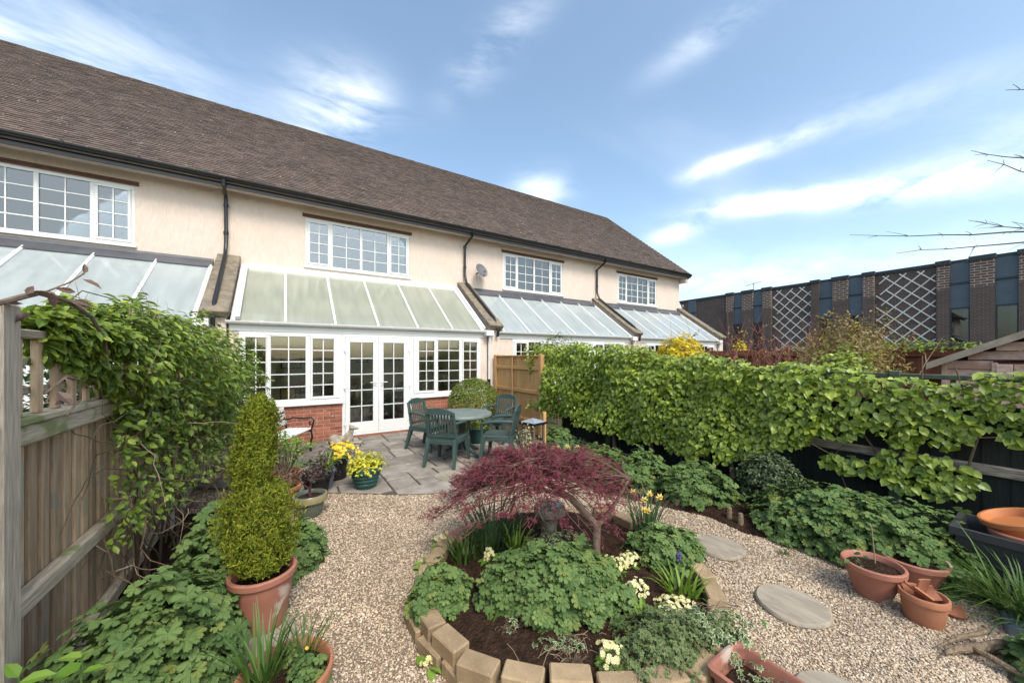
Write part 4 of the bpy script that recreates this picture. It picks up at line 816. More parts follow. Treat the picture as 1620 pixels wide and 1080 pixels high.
# ------------------------------------------------------------ dark brick building
def brick_building():
    A = Vector((25.3, 1.2, 0)); B = Vector((26.1, 16, 0)); u = (B-A).normalized(); n = Vector((-u.y, u.x, 0)); Rm = Matrix((u, n, Vector((0, 0, 1)))).transposed()
    t = thing('brick_building', 'long flat-roofed dark brown brick building with slate-blue panels', 'building', (25.6, 6, 0))
    def bx(m, k0, k1, z0, z1, o0, o1, ch=0): c = A+u*((k0+k1)/2)+n*((o0+o1)/2); m.box((c.x, c.y, (z0+z1)/2), (abs(k1-k0), abs(o1-o0), z1-z0), ch, Rm); return m
    bx(MB(), -7, 19, 0, 5.86, -9, -.30).build('wall', 'brown_brick', t)
    bx(MB(), -7.05, 19, 5.86, 6.02, -9.05, -.24, .01).build('roof_edge', 'slate_frame', t)
    pil = [(11.47, 11.94), (10.21, 10.89), (9.14, 9.65), (6.69, 7.07), (5.42, 6.09), (4.40, 4.83), (1.90, 2.28), (.65, 1.31), (-.6, .06), (-3.1, -2.6), (-4.5, -3.8)]
    for i, (a, b) in enumerate(pil):
        pale = i not in (3,); bx(MB(), a, b, 0, 4.72 if pale else 5.86, -.30, -.12).build('pilaster', 'brown_brick', t)
        if pale: bx(MB(), a, b, 4.721, 5.86, -.30, -.12).build('pilaster_top', 'brown_brick_pale', t)
        bx(MB(), a-.04, b+.04, 5.86, 6.06, -.24, -.06, .01).build('coping', 'slate_frame', t)
    bays = [(14.26, 14.9), (10.89, 11.47), (9.65, 10.21), (6.09, 6.69), (4.83, 5.42), (1.31, 1.90), (.06, .65), (-2.6, -2.0)]
    for a, b in bays:
        bx(MB(), a+.002, b-.002, 5.0, 5.858, -.299, -.21, .006).build('panel', 'slate_panel', t); bx(MB(), a+.002, b-.002, 4.93, 4.998, -.299, -.17).build('transom', 'slate_frame', t); bx(MB(), a+.002, b-.002, 3.87, 4.928, -.299, -.21, .006).build('panel', 'slate_panel', t)
        m = MB(); bx(m, a+.002, a+.05, .9, 3.868, -.299, -.17); bx(m, b-.05, b-.002, .9, 3.868, -.299, -.17); bx(m, a+.051, b-.051, 3.80, 3.867, -.299, -.17); bx(m, a+.051, b-.051, .9, .98, -.299, -.17); w = m.build('window', 'slate_frame', t)
        bx(MB(), a+.052, b-.052, .981, 3.799, -.225, -.21).build('pane', 'glass_far', w); bx(MB(), a+.052, b-.052, .981, 3.799, -.297, -.285).build('dark_interior', 'room_dark', w)
        bx(MB(), a+.056, a+.056+(b-a)*.28, .985, 3.78, -.27, -.25).build('curtain', 'curtain', w)
    rng2 = random.Random(5)
    for k0, k1, z0, z1, lab in ((2.33, 4.36, 1.6, 5.75, 'large white diamond trellis on the brick wall, nearer the shed'), (7.1, 9.1, 1.6, 5.78, 'white diamond trellis on the brick wall, nearer the terrace')):
        c = A+u*((k0+k1)/2); tr = thing('wall_trellis', lab, 'trellis', (c.x-.3, c.y, z0), 'diamond trellises on the brick building'); sp, sl = .60, 1.0
        for s in (1, -1):
            c0 = (z0-(k1-k0)*sl-1) if s > 0 else z0-.3; q = c0
            while q < z1+(k1-k0)*sl+1:
                # line z = q + s*sl*(k-k0)
                ks = []
                for k in (k0, k1):
                    z = q+s*sl*(k-k0)
                    if z0 <= z <= z1: ks.append((k, z))
                for z in (z0, z1):
                    k = k0+(z-q)/(s*sl)
                    if k0 < k < k1: ks.append((k, z))
                q += sp
                if len(ks) < 2: continue
                ks.sort(); (ka, za), (kb, zb) = ks[0], ks[-1]
                if kb-ka < .15: continue
                if rng2.random() < .25: f = rng2.uniform(.75, .92); kb = ka+(kb-ka)*f; zb = za+(zb-za)*f
                o = -.275+.012*(s > 0); p = A+u*ka+n*o; r_ = A+u*kb+n*o; m = MB(); m.bar((p.x, p.y, za), (r_.x, r_.y, zb), .011, .05, 0, up=Vector((n.x, n.y, 0)).cross(Vector((r_.x-p.x, r_.y-p.y, zb-za)).normalized()) if False else Vector((0, 0, 1))); m.build('slat', 'white_strip', tr)
    # aerial
    t2 = thing('television_aerial', 'thin television aerial on the flat roof of the brick building', 'aerial', (27.5, 12.0, 6.02)); m = MB(); m.tube([(27.5, 12, 6.02), (27.5, 12, 6.75)], .02, 6); m.build('mast', 'dish', t2); m = MB(); m.tube([(27.5, 12.5, 6.62), (27.5, 11.5, 6.78)], .012, 6); m.build('boom', 'dish', t2); m = MB()
    for k in range(7): y = 12.45-k*.15; m.tube([(27.3, y, 6.63+k*.024), (27.7, y, 6.63+k*.024)], .007, 5)
    m.build('elements', 'dish', t2)
brick_building()
# ------------------------------------------------------------ plants: generators
leafmat('geranium', [(.10, .165, .052), (.142, .217, .07), (.074, .134, .044), (.18, .257, .088), (.115, .187, .06), (.082, .142, .047), (.128, .195, .058), (.19, .225, .065)], trans=.22, rough=.65, spec=.18)
leafmat('hydrangea', [(.20, .27, .03), (.30, .38, .05), (.14, .21, .025), (.37, .45, .075), (.235, .315, .038), (.10, .165, .022)], trans=.25, rough=.35, spec=.45)
leafmat('honeysuckle', [(.17, .245, .03), (.26, .34, .05), (.10, .17, .025), (.34, .41, .075), (.145, .22, .035), (.065, .12, .024), (.21, .30, .045)], trans=.25, rough=.4)
leafmat('conifer', [(.135, .17, .016), (.20, .22, .02), (.075, .11, .012), (.27, .275, .03), (.15, .185, .017), (.10, .135, .014)], trans=.15, rough=.7, spec=.15)
leafmat('boxleaf', [(.10, .145, .020), (.16, .21, .03), (.07, .105, .016), (.20, .235, .04)], trans=.15)
leafmat('daffleaf', [(.045, .105, .045), (.075, .15, .06), (.06, .125, .055), (.10, .17, .05)], trans=.2)
leafmat('grassleaf', [(.05, .115, .022), (.09, .17, .03), (.035, .08, .02), (.13, .20, .05)], trans=.2)
leafmat('brightleaf', [(.10, .20, .02), (.16, .28, .03), (.20, .32, .05)], trans=.25)
leafmat('maple_leaf', [(.15, .018, .038), (.22, .035, .062), (.105, .014, .03), (.185, .035, .048), (.26, .06, .08)], trans=.2, rough=.6)
leafmat('ivy', [(.045, .095, .028), (.07, .125, .035), (.10, .15, .045)], trans=.12, edge=(.60, .60, .40))
leafmat('ivy_green', [(.045, .085, .025), (.08, .125, .035), (.12, .16, .05), (.06, .105, .03)], trans=.12, edge=(.20, .235, .10))
leafmat('petal_cream', [(.76, .70, .33), (.80, .76, .45), (.72, .64, .26)], trans=.2)
leafmat('petal_yellow', [(.80, .56, .02), (.84, .66, .04), (.76, .46, .015)], trans=.2)
leafmat('petal_daff', [(.80, .66, .24), (.80, .72, .36)], trans=.2); leafmat('petal_trumpet', [(.78, .50, .06), (.80, .56, .10)], trans=.15)
leafmat('golden_leaf', [(.46, .45, .03), (.60, .56, .05), (.34, .38, .035), (.68, .62, .08)], trans=.25)
leafmat('forsythia', [(.66, .50, .015), (.74, .60, .03), (.40, .38, .03), (.70, .52, .02)], trans=.25)
leafmat('rhododendron', [(.055, .085, .035), (.08, .115, .05), (.04, .065, .025), (.13, .155, .075)], trans=.1, rough=.4)
leafmat('purple_leaf', [(.055, .03, .035), (.10, .05, .05), (.04, .028, .025), (.07, .06, .035)], trans=.1)
leafmat('brown_leaf', [(.10, .06, .05), (.16, .10, .07), (.07, .045, .05), (.20, .14, .09)], trans=.15)
leafmat('bronze_leaf', [(.26, .19, .05), (.34, .25, .08), (.20, .20, .05), (.32, .19, .08)], trans=.25)
leafmat('silver_leaf', [(.36, .38, .22), (.28, .30, .15), (.46, .46, .30)], trans=.2)
leafmat('purple_flower', [(.06, .03, .16), (.09, .05, .22)], trans=.1)
def geranium(c, rx, ry, h, n, label, parts, ang=0, leaf=.036, z=None):
    t = thing('geranium_clump', label, 'plant', c, 'leafy geranium clumps')
    p, nr = dome(n, c, rx, ry, h, ang, shell=.5, lump=.105); up = np.array([0, 0, 1.]); nr2 = norm(nr*.75+up*.75)+jitter(n, .28); tip = nr*np.array([1, 1, -.35])+jitter(n, .5)
    p[:, 2] += rng.normal(0, .012, n); foliage(t, T_GER, p, nr2, tip, leaf*np.clip(rng.normal(.95, .26, n), .45, 1.5), 'geranium', parts)
    m = MB()
    for k in range(26):
        a = random.uniform(0, 6.28); r = random.uniform(.1, .85); e = Vector((math.cos(a)*rx*r, math.sin(a)*ry*r, 0)); e.rotate(Matrix.Rotation(ang, 3, 'Z')); b = Vector(c)+e*.35
        m.tube([b, b+Vector((e.x*.25, e.y*.25, h*.45)), Vector(c)+e*.85+Vector((0, 0, h*.75*math.sqrt(max(0, 1-r*r))))], .003, 4)
    m.build('stems', 'twig', t)['kind'] = 'stuff'
# ---- the hydrangea hedge on the right
def hedge():
    t = thing('climbing_hydrangea', 'broad bright green climbing hydrangea covering the right-hand fence', 'climber', (4.9, 3.2, 0)); N_ = 30000
    Y = rng.uniform(.0, 6.42, N_)**1.0; Z = rng.uniform(.32, 2.05, N_); ph = rng.random(8)*6
    top = np.interp(Y, [0, .8, 1.2, 2.0, 2.9, 4.0, 5.2, 6.45], [1.52, 1.54, 1.56, 1.66, 1.70, 1.87, 1.92, 1.95])+.05*np.sin(5*Y+ph[0])+.03*np.sin(13*Y+ph[1])
    bot = np.interp(Y, [0, .2, .45, .6, .95, 1.05, 1.35, 1.7, 2.4, 3.2, 4.0, 5.0, 6.45], [1.12, 1.08, 1.12, .86, .80, 1.0, .92, .66, .38, .34, .40, .50, .60])+.06*np.sin(7*Y+ph[2])+.05*np.sin(17*Y+ph[3])
    patch = (((Y-.76)/.30)**2+((Z-.62)/.20)**2 < 1+.3*np.sin(9*Z+ph[4])) | (((Y-1.28)/.22)**2+((Z-.60)/.09)**2 < 1)
    nz = np.sin(3.1*Y+ph[5])*np.cos(4.3*Z+ph[6])+.6*np.sin(7.7*Y+2.1*Z+ph[7])
    keep = ((Z < top) & (Z > bot)) | patch; dens = np.where(Y < 1.5, .50, .9)*(1-.35*(nz > .75)); keep &= rng.random(N_) < dens
    Y, Z, nz, top = Y[keep], Z[keep], nz[keep], top[keep]; n = len(Y); thick = np.interp(Y, [0, 1.2, 2, 3, 6.45], [.10, .16, .28, .36, .52])
    depth = rng.random(n)**.75; X = 5.02-thick*(.25+.75*(1-depth**2))*(1+.25*nz)-.02; X = np.where(Z > 1.5, X+rng.random(n)*.22, X); X = np.where((Y < 1.5), np.minimum(X, 5.0), X)
    pos = np.stack([X, Y, Z], 1); out = np.stack([-np.ones(n), np.zeros(n)-.1, np.full(n, .75)], 1); out[Z > top-.12] += np.array([.35, 0, .8]); nr = norm(out)+jitter(n, .30); tip = np.stack([-np.ones(n)*.5, rng.normal(0, .6, n), -np.ones(n)*.7], 1)
    foliage(t, T_HEART, pos, nr, tip, np.clip(rng.normal(.056, .015, n), .022, .09), 'hydrangea', 300)
    m = MB()
    for y in np.arange(.5, 6.2, .28):
        x = 4.98; p = [(x, y, .0 if random.random() < .3 else .75)]
        for k in range(5): q = p[-1]; p.append((min(5.03, x-random.uniform(0, .10)), q[1]+random.uniform(-.16, .16), q[2]+random.uniform(.15, .32)))
        p = [q for q in p if q[2] < 1.75]
        if len(p) > 1: m.tube(p, [.010-.0014*k for k in range(len(p))], 5)
    m.build('stems', 'twig', t)['kind'] = 'stuff'
    for y, r in ((3.55, .036), (4.3, .03), (2.35, .03)): m = MB(); m.tube([(4.86, y, -.02), (4.84, y+.02, .3), (4.9, y-.03, .7), (4.93, y+.05, 1.1)], [r*1.2, r, r*.85, r*.6], 8); m.build('trunk', 'bark', t)
    # bare runners reaching over the dark boards
    m = MB()
    for pts in ([(5.03, 1.6, .72), (5.0, 1.4, .64), (5.01, 1.2, .58), (5.0, 1.0, .55)], [(5.03, .9, 1.02), (5.0, .6, .98), (5.01, .3, 1.05)], [(5.02, 1.3, .66), (4.99, 1.0, .62), (4.99, .62, .70)]): m.tube(pts, .005, 5)
    m.build('runners', 'dead_stem', t)['kind'] = 'stuff'
hedge()
# ---- climbing shrub over the left fence
def left_climber():
    t = thing('honeysuckle', 'large green honeysuckle billowing over the left fence', 'climber', (-.9, 4.6, 0)); n0 = 17000
    Y = rng.uniform(2.62, 6.9, n0); a = rng.uniform(-.5*np.pi, 1.0*np.pi, n0); ph = rng.random(8)*6
    # section across the fence: an uneven bulge that widens with distance
    half = np.interp(Y, [2.6, 2.9, 3.3, 3.8, 4.6, 5.6, 6.4, 6.9], [.05, .12, .24, .40, .60, .66, .55, .3]); top = np.interp(Y, [2.6, 3.0, 3.6, 4.5, 5.6, 6.4, 6.9], [1.90, 1.99, 2.04, 2.06, 2.05, 1.95, 1.6]); low = np.interp(Y, [2.6, 2.9, 3.2, 3.6, 4.2, 5.2, 6.9], [1.74, 1.66, 1.45, 1.22, 1.0, .75, .5])
    cz = (top+low)/2; hz = (top-low)/2; q = 1+.15*np.sin(5*Y+3*a+ph[0])+.12*np.sin(9*Y-5*a+ph[1])+rng.normal(0, .05, n0); r = (1-.55*rng.random(n0)**2.4)*q
    X = -1.0+half*np.cos(a)*r; Z = cz+hz*np.sin(a)*r; k = rng.random(n0) < np.where(Z > cz, 1.0, .62); k &= X > -1.25
    X, Y, Z, a, cz, hz, top = X[k], Y[k], Z[k], a[k], cz[k], hz[k], top[k]; n = len(X)
    nr = np.stack([np.cos(a)*.8, -.15*np.ones(n), np.sin(a)*.6+.65], 1)+jitter(n, .33); tip = np.stack([np.cos(a), rng.normal(0, .7, n), np.sin(a)*.5-.1], 1)+jitter(n, .3)
    foliage(t, T_OVAL(.27), np.stack([X, Y, Z], 1), nr, tip, rng.uniform(.042, .088, n), 'honeysuckle', 300)
    m = MB(); rs = random.Random(3)
    def vine(p, d, L_, r, kink=.5):
        pts = [Vector(p)]; d = Vector(d)
        for k in range(7): d = (d+Vector((rs.gauss(0, kink), rs.gauss(0, kink), rs.gauss(0, kink)))*.55).normalized(); pts.append(pts[-1]+d*L_/7); pts[-1].x = max(pts[-1].x, -.96)
        m.tube(pts, [r*(1-.1*k) for k in range(8)], 5)
    for k in range(150):
        y = rs.uniform(3.15, 6.3); w = np.interp(y, [3.1, 3.8, 5, 6.3], [.10, .26, .42, .45]); vine((-.94+rs.random()*w, y, rs.uniform(.15, 1.5)), (rs.uniform(-.2, .3), rs.uniform(-.8, .5), rs.uniform(-.6, .9)), rs.uniform(.3, .9), rs.uniform(.0025, .007))
    for k in range(9): vine((-.93+rs.random()*.12, rs.uniform(3.4, 4.6), 0), (rs.uniform(-.05, .2), rs.uniform(-.3, .2), 1), rs.uniform(1.0, 1.6), rs.uniform(.010, .018), .28)
    m.build('stems', 'twig', t)['kind'] = 'stuff'; m = MB()
    for k in range(60):
        y = rs.uniform(3.1, 5.8); w = np.interp(y, [3.1, 3.8, 5, 6.3], [.12, .3, .48, .5]); vine((-.94+rs.random()*w, y, rs.uniform(.35, 1.5)), (rs.uniform(-.1, .4), rs.uniform(-.8, .3), rs.uniform(-.8, .5)), rs.uniform(.25, .7), rs.uniform(.002, .005), .7)
    for k in range(26):
        y = rs.uniform(2.8, 6.0); vine((-.95+rs.random()*.3, y, 1.96), (rs.uniform(-.3, .4), rs.uniform(-.5, .3), 1), rs.uniform(.08, .22), .002, .4)
    m.build('dry_stems', 'dead_stem', t)['kind'] = 'stuff'
    # fallen-back lower leaves
    n = 2600; Y = rng.uniform(3.12, 6.6, n); w = np.interp(Y, [3.1, 3.8, 5, 6.6], [.10, .28, .5, .5]); pos = np.stack([-.93+w*rng.random(n)**.6, Y, rng.uniform(.55, 1.45, n)], 1); foliage(t, T_OVAL(.3), pos, np.array([.6, -.3, .7])+jitter(n, .45), jitter(n, .6)+np.array([.3, -.2, -.3]), rng.uniform(.03, .07, n), 'honeysuckle', bulk='lower_foliage')
left_climber()
def wilted_climber():
    t = thing('wilting_climber', 'brown wilting climber stem draped over the left fence post', 'climber', (-.93, 2.5, 1.8)); m = MB()
    m.tube([(-.93, 2.15, 1.90), (-.9, 2.4, 1.99), (-.88, 2.6, 1.98), (-.86, 2.78, 1.92), (-.85, 2.92, 1.80), (-.86, 2.98, 1.66)], [.010, .012, .011, .009, .007, .004], 6); m.tube([(-.9, 2.4, 1.98), (-.85, 2.52, 2.06), (-.83, 2.6, 2.12)], .004, 5); m.tube([(-.88, 2.6, 1.98), (-.9, 2.8, 2.06), (-.9, 3.2, 2.07)], .003, 5); m.tube([(-.9, 2.45, 1.55), (-.86, 2.52, 1.62), (-.85, 2.62, 1.60), (-.86, 2.66, 1.50), (-.87, 2.55, 1.44)], .005, 5); m.build('stems', 'bark', t)
    pos = [(-.9, 2.36, 1.99), (-.9, 2.32, 1.97), (-.88, 2.5, 1.99), (-.87, 2.58, 1.98), (-.86, 2.6, 1.99), (-.88, 2.45, 2.0), (-.83, 2.6, 2.12), (-.83, 2.58, 2.09), (-.87, 2.64, 2.03), (-.9, 2.3, 1.93), (-.86, 2.44, 1.56), (-.86, 2.6, 1.60), (-.9, 2.35, 1.90), (-.88, 2.7, 1.96), (-.86, 2.42, 1.50)]; n = len(pos)
    foliage(t, T_OVAL(.24), pos, np.array([.5, -.6, .5])+jitter(n, .5), jitter(n, .8)+np.array([.2, .3, .1]), rng.uniform(.045, .085, n), 'brown_leaf', n)
wilted_climber()
# ---- conifer in terracotta pot
def pot_shape(c, r, h, rim=.03, taper=.7, th=.012, ribs=0, sx=1, sy=1, bulge=0):
    b = r*taper; prof = [(b*.96, 0), (b, .008)]
    for k in range(1, 9): q = k/8; prof.append((b+(r-b)*q+bulge*math.sin(q*math.pi)*r+(.004*(k % 2) if ribs else 0), .008+(h-.04-.008)*q))
    prof += [(r+rim*.5, h-.038), (r+rim*.55, h-.006), (r+rim*.35, h), (r-th*.3, h), (r-th, h-.012), (r*.93-th, h*.70), (.001, h*.70)]
    return MB().lathe(prof, c, 40, sx, sy)
def soil_disc(c, r, z, parent, sx=1, sy=1):
    m = MB(); k = 20; vs = [(c[0], c[1], z+.012)]
    for ring in (.5, 1):
        for i in range(k): a = 2*math.pi*i/k; vs.append((c[0]+math.cos(a)*r*ring*sx, c[1]+math.sin(a)*r*ring*sy, z+(random.uniform(-.006, .012) if ring < 1 else 0)))
    m.add(vs, [(0, 1+i, 1+(i+1) % k) for i in range(k)]+[(1+i, 1+k+i, 1+k+(i+1) % k, 1+(i+1) % k) for i in range(k)], True); return m.build('soil', 'soil', parent, sharp=180)
def conifer():
    c = Vector((-.115, 2.74, .035)); t = thing('potted_conifer', 'tall golden-green conifer in a round terracotta pot on a stepping stone', 'potted tree', c)
    pot_shape(c, .168, .345, .03, .72).build('pot', 'terracotta_plastic', t); soil_disc(c, .155, .315, t)
    m = MB(); m.tube([c+Vector((0, 0, .3)), c+Vector((-.01, 0, .9)), c+Vector((0, .01, 1.3))], [.022, .016, .006], 8); m.build('trunk', 'bark', t)
    n = 30000; tt = rng.random(n); z = .36+1.08*tt; u = rng.random(n)*2*np.pi
    prof = np.interp(tt, [0, .08, .24, .38, .455, .51, .62, .84, .94, 1], [.10, .165, .195, .185, .16, .082, .108, .10, .075, .015])*(1+.12*np.sin(3*u+9*tt)+.13*np.sin(7*u-14*tt)+.10*np.sin(11*u+31*tt)+rng.normal(0, .06, n))
    rr = prof*(1-.5*rng.random(n)**2.0); cx = -.03*np.sin(tt*5)-.05*(tt > .5); pos = np.stack([c.x+cx+rr*np.cos(u), c.y+rr*np.sin(u), z+c.z-.02+rng.normal(0, .01, n)], 1)
    outw = np.stack([np.cos(u), np.sin(u), np.full(n, .35)], 1); foliage(t, T_NEEDLE, pos, outw+jitter(n, .7), outw*.6+np.array([0, 0, .9])+jitter(n, .45), rng.uniform(.014, .032, n), 'conifer')
conifer()
# ---- geranium clumps (near ones get their leaves one by one)
geranium((-.55, 2.40, .0), .52, .34, .58, 1700, 'dark green geranium clump at the foot of the left fence', 300, R(68), .044)
geranium((-.40, 3.52, .0), .42, .28, .52, 800, 'geranium clump between the left fence and the conifer', 60, R(60), .044)
geranium((.12, 3.50, .0), .17, .36, .28, 700, 'low geranium clump on the gravel right of the conifer pot', 120, R(-12), .038)
geranium((1.53, 1.86, .10), .50, .32, .30, 2100, 'widest geranium clump in the middle of the round bed', 300, R(-33), .037)
geranium((.86, 2.25, .06), .20, .19, .25, 800, 'small geranium clump spilling over the left edge of the round bed', 150, R(-20), .035)
geranium((2.58, 1.76, .07), .31, .25, .26, 900, 'geranium clump at the right rim of the round bed', 150, R(-30), .035)
geranium((4.22, 1.02, .0), .80, .42, .50, 2600, 'largest geranium clump, below the dark fence behind the terracotta bowls', 300, R(90+12), .043)
geranium((4.15, 2.42, .0), .40, .40, .42, 1100, 'geranium mound in front of the hydrangea, left of the round evergreen bush', 100, 0, .041)
geranium((3.98, 3.05, .0), .38, .36, .44, 1000, 'geranium mound by the daffodils below the hydrangea trunk', 60, 0, .041)
geranium((4.1, 3.95, .0), .42, .55, .30, 900, 'low bright geranium carpet behind the red maple', 0, 0, .04)
geranium((4.25, 5.1, .0), .35, .35, .38, 600, 'geranium tuft beside the glass-topped lantern', 0, 0, .04)
# ------------------------------------------------------------ raised bed edging
def edging():
    t = thing('bed_edging', 'ring of sandy concrete blocks edging the round bed', 'edging', (1.85, 2.2, 0)); P = [Vector((*p, 0)) for p in BED]; n = len(P); L_ = .215; acc = 0; pts = []
    tot = sum((P[(i+1) % n]-P[i]).length for i in range(n)); cnt = int(tot/.232)
    def at(s):
        s %= tot
        for i in range(n):
            l = (P[(i+1) % n]-P[i]).length
            if s <= l: return P[i]+(P[(i+1) % n]-P[i])*(s/l), (P[(i+1) % n]-P[i]).normalized()
            s -= l
    m = MB(); m.box((0, 0, 0), (.205, .112, .092), .008); me = bpy.data.meshes.new('block'); me.from_pydata(m.v, [], m.f); me.materials.append(mt('block')); me.update()
    for row in range(2):
        for k in range(cnt):
            p, d = at((k+.5*row)*tot/cnt); p2, d2 = at((k+.5*row)*tot/cnt+.06); d = (d+d2).normalized(); a = math.atan2(d.y, d.x)+random.uniform(-.16, .16)
            back = p.y > 2.6
            if row == 1 and back and p.x > 1.3: continue
            z = .036 if row == 0 else .120+random.uniform(-.010, .006); off = random.uniform(-.018, .018) if row else .012
            q = p+Vector((d.y, -d.x, 0))*off; put('block', me, (q.x, q.y, z), t, Matrix.Rotation(a, 3, 'Z') @ Matrix.Rotation(random.uniform(-.05, .05), 3, 'X'))
edging()
# stepping stones
def stone(x, y, rx, ry, ang, label, z=.0, h=.035):
    m = MB(); m.lathe([(.96, 0), (1.0, .012), (.99, .026), (.95, h), (.001, h+.002)], (0, 0, 0), 40, rx, ry, wob=.02); Rm = rotz(ang); m.v = [tuple(Rm @ Vector(v)+Vector((x, y, z))) for v in m.v]; tag(m.build('stepping_stone', 'stone_step', base=True), label, 'stepping stone', 'round stepping stones')
stone(3.26, 1.70, .20, .20, 0, 'round stepping stone nearest the right rim of the round bed'); stone(2.92, 1.04, .21, .21, .5, 'round stepping stone in the open gravel, in front of the terracotta bowls'); stone(2.28, .60, .20, .20, 1, 'round stepping stone cut off by the bottom edge of the picture'); stone(-.18, 2.62, .24, .24, .3, 'round stepping stone under the conifer pot'); stone(1.78, 4.0, .22, .22, .8, 'round stepping stone at the gravel edge of the patio'); stone(1.95, 4.72, .2, .2, .2, 'pale round stone set in the patio paving', z=.012, h=.022)
# short log stakes edging the right border
for i, (x, y, h, tl) in enumerate([(4.05, 2.16, .12, .1), (3.9, 1.93, .17, -.05), (3.86, 1.80, .16, .06), (3.99, 1.62, .12, .5), (3.75, 2.42, .11, 0), (3.66, 2.62, .1, .1), (4.25, 1.70, .2, .35), (4.28, 1.78, .24, -.2)]):
    m = MB(); d = Vector((math.sin(tl)*.6, math.sin(tl)*.5, 1)).normalized(); b = Vector((x, y, -.02)); m.tube([b, b+d*(h*.6), b+d*(h*.96), b+d*h], [.026, .025, .022, .012], 9)
    lab = ['leaning log stake beneath the left-hand geranium mounds', 'dark log stake beside the gravel, left of the pair', 'pale log stake beside the gravel, right of the pair', 'toppled log stake in front of the largest geranium', 'small pale stake at the far bend of the gravel', 'farthest small stake by the gravel', 'broken stump below the round evergreen bush', 'taller broken stump below the round evergreen bush'][i]
    tag(m.build('log_stake', 'driftwood', base=True), lab, 'stake', 'log stakes along the border')
# ------------------------------------------------------------ red maple
def maple():
    b = Vector((2.10, 2.05, .09)); t = thing('japanese_maple', 'low weeping red Japanese maple with a bent grey trunk', 'tree', b); m = MB(); rs = random.Random(21); W = Vector((-.844, .536, 0)); V = Vector((.536, .844, 0))
    f = b+Vector((0, 0, .27))
    m.tube([b-Vector((0, 0, .05)), b+Vector((-.01, 0, .1)), f], [.042, .036, .034], 10)
    l1 = f+W*.20+Vector((0, 0, .22)); l2 = f+W*.42+Vector((0, 0, .36)); l3 = f+W*.62+V*.05+Vector((0, 0, .46)); m.tube([f, f+W*.09+Vector((0, 0, .10)), l1, l2, l3], [.032, .030, .027, .021, .014], 9)
    m.tube([l1, l1+W*.20+Vector((0, 0, .06)), l1+W*.42+V*.08+Vector((0, 0, .12))], [.018, .015, .010], 8)
    r1 = f-W*.16+Vector((0, 0, .2)); m.tube([f, f-W*.08+Vector((0, 0, .08)), r1, r1-W*.1+Vector((0, 0, .18))], [.022, .02, .015, .009], 8); m.build('trunk', 'bark', t)
    hubs = [l2, l3, r1-W*.1+Vector((0, 0, .18)), l1+W*.42+V*.08+Vector((0, 0, .12)), l2+V*.1, l3-V*.1+Vector((0, 0, .05)), l1+Vector((0, 0, .25)), l2+Vector((0, 0, .12))]
    C = Vector((1.76, 2.42, .0)); m = MB(); tw = MB(); LP, LN, LT = [], [], []
    def domez(p):
        e = p-C; a = e.dot(W)/.88; q = e.dot(V)/.60; r2 = a*a+q*q; return .36+.60*math.sqrt(max(0, 1-min(r2, 1)*.92))-.20*max(0, a)**3, r2
    for k in range(180):
        h0 = rs.choice(hubs); ang = rs.uniform(0, 6.28); r = math.sqrt(rs.random())
        e = C+W*(math.cos(ang)*.88*r)+V*(math.sin(ang)*.60*r); e.z = domez(e)[0]-rs.random()**2*.16; mid = (h0+e)/2+Vector((rs.gauss(0, .05), rs.gauss(0, .05), rs.uniform(.0, .10))); pts = []
        for s in range(7): q = s/6; p = h0*(1-q)**2+mid*(2*q*(1-q))+e*q*q; pts.append(p+Vector((rs.gauss(0, .008), rs.gauss(0, .008), rs.gauss(0, .006))))
        m.tube(pts, [.0062*(1-.12*s) for s in range(7)], 5)
        for s in range(rs.randint(7, 11)):
            q = rs.uniform(.40, 1); i = min(5, int(q*6)); p = pts[i].lerp(pts[i+1], q*6-i); d = Vector((e.x-C.x, e.y-C.y, 0)); d = d.normalized() if d.length > .01 else W; d = d+Vector((rs.gauss(0, .7), rs.gauss(0, .7), rs.uniform(-.45, .35))); d.normalize(); L_ = rs.uniform(.06, .16); p2 = p+d*L_*.5+Vector((0, 0, .01)); p3 = p+d*L_-Vector((0, 0, rs.uniform(.0, .04))); tw.tube([p, p2, p3], [.0022, .0018, .001], 4)
            for z in range(rs.randint(9, 14) if p.z > domez(p)[0]-.17 else 3):
                pp = p.lerp(p3, rs.uniform(.15, 1.05)); LP.append(pp+Vector((0, 0, rs.uniform(-.005, .03)))); LN.append(Vector((rs.gauss(0, .6), rs.gauss(0, .6), 1))); LT.append(Vector((d.x*.5+rs.gauss(0, .6), d.y*.5+rs.gauss(0, .6), rs.uniform(-1.1, .1))))
    m.build('branches', 'maple_twig', t)['kind'] = 'stuff'; tw.build('twigs', 'maple_twig', t)['kind'] = 'stuff'; n = len(LP)
    T = tmpl([(0, 0, 0), (.5, .10, .02), (1, 0, -.05), (.5, -.10, .02), (.1, .05, 0), (.62, .42, -.02), (.35, .30, .02), (.1, -.05, 0), (.62, -.42, -.02), (.35, -.30, .02)], [(0, 1, 2), (0, 2, 3), (4, 5, 6), (7, 9, 8)])
    foliage(t, T, np.array(LP), np.array(LN), np.array(LT), rng.uniform(.020, .044, n), 'maple_leaf', bulk='crown')
M('maple_twig_', (1, 1, 1)) if False else None; M('maple_twig', (.17, .10, .075), (.10, .055, .045), rough=.8); maple()
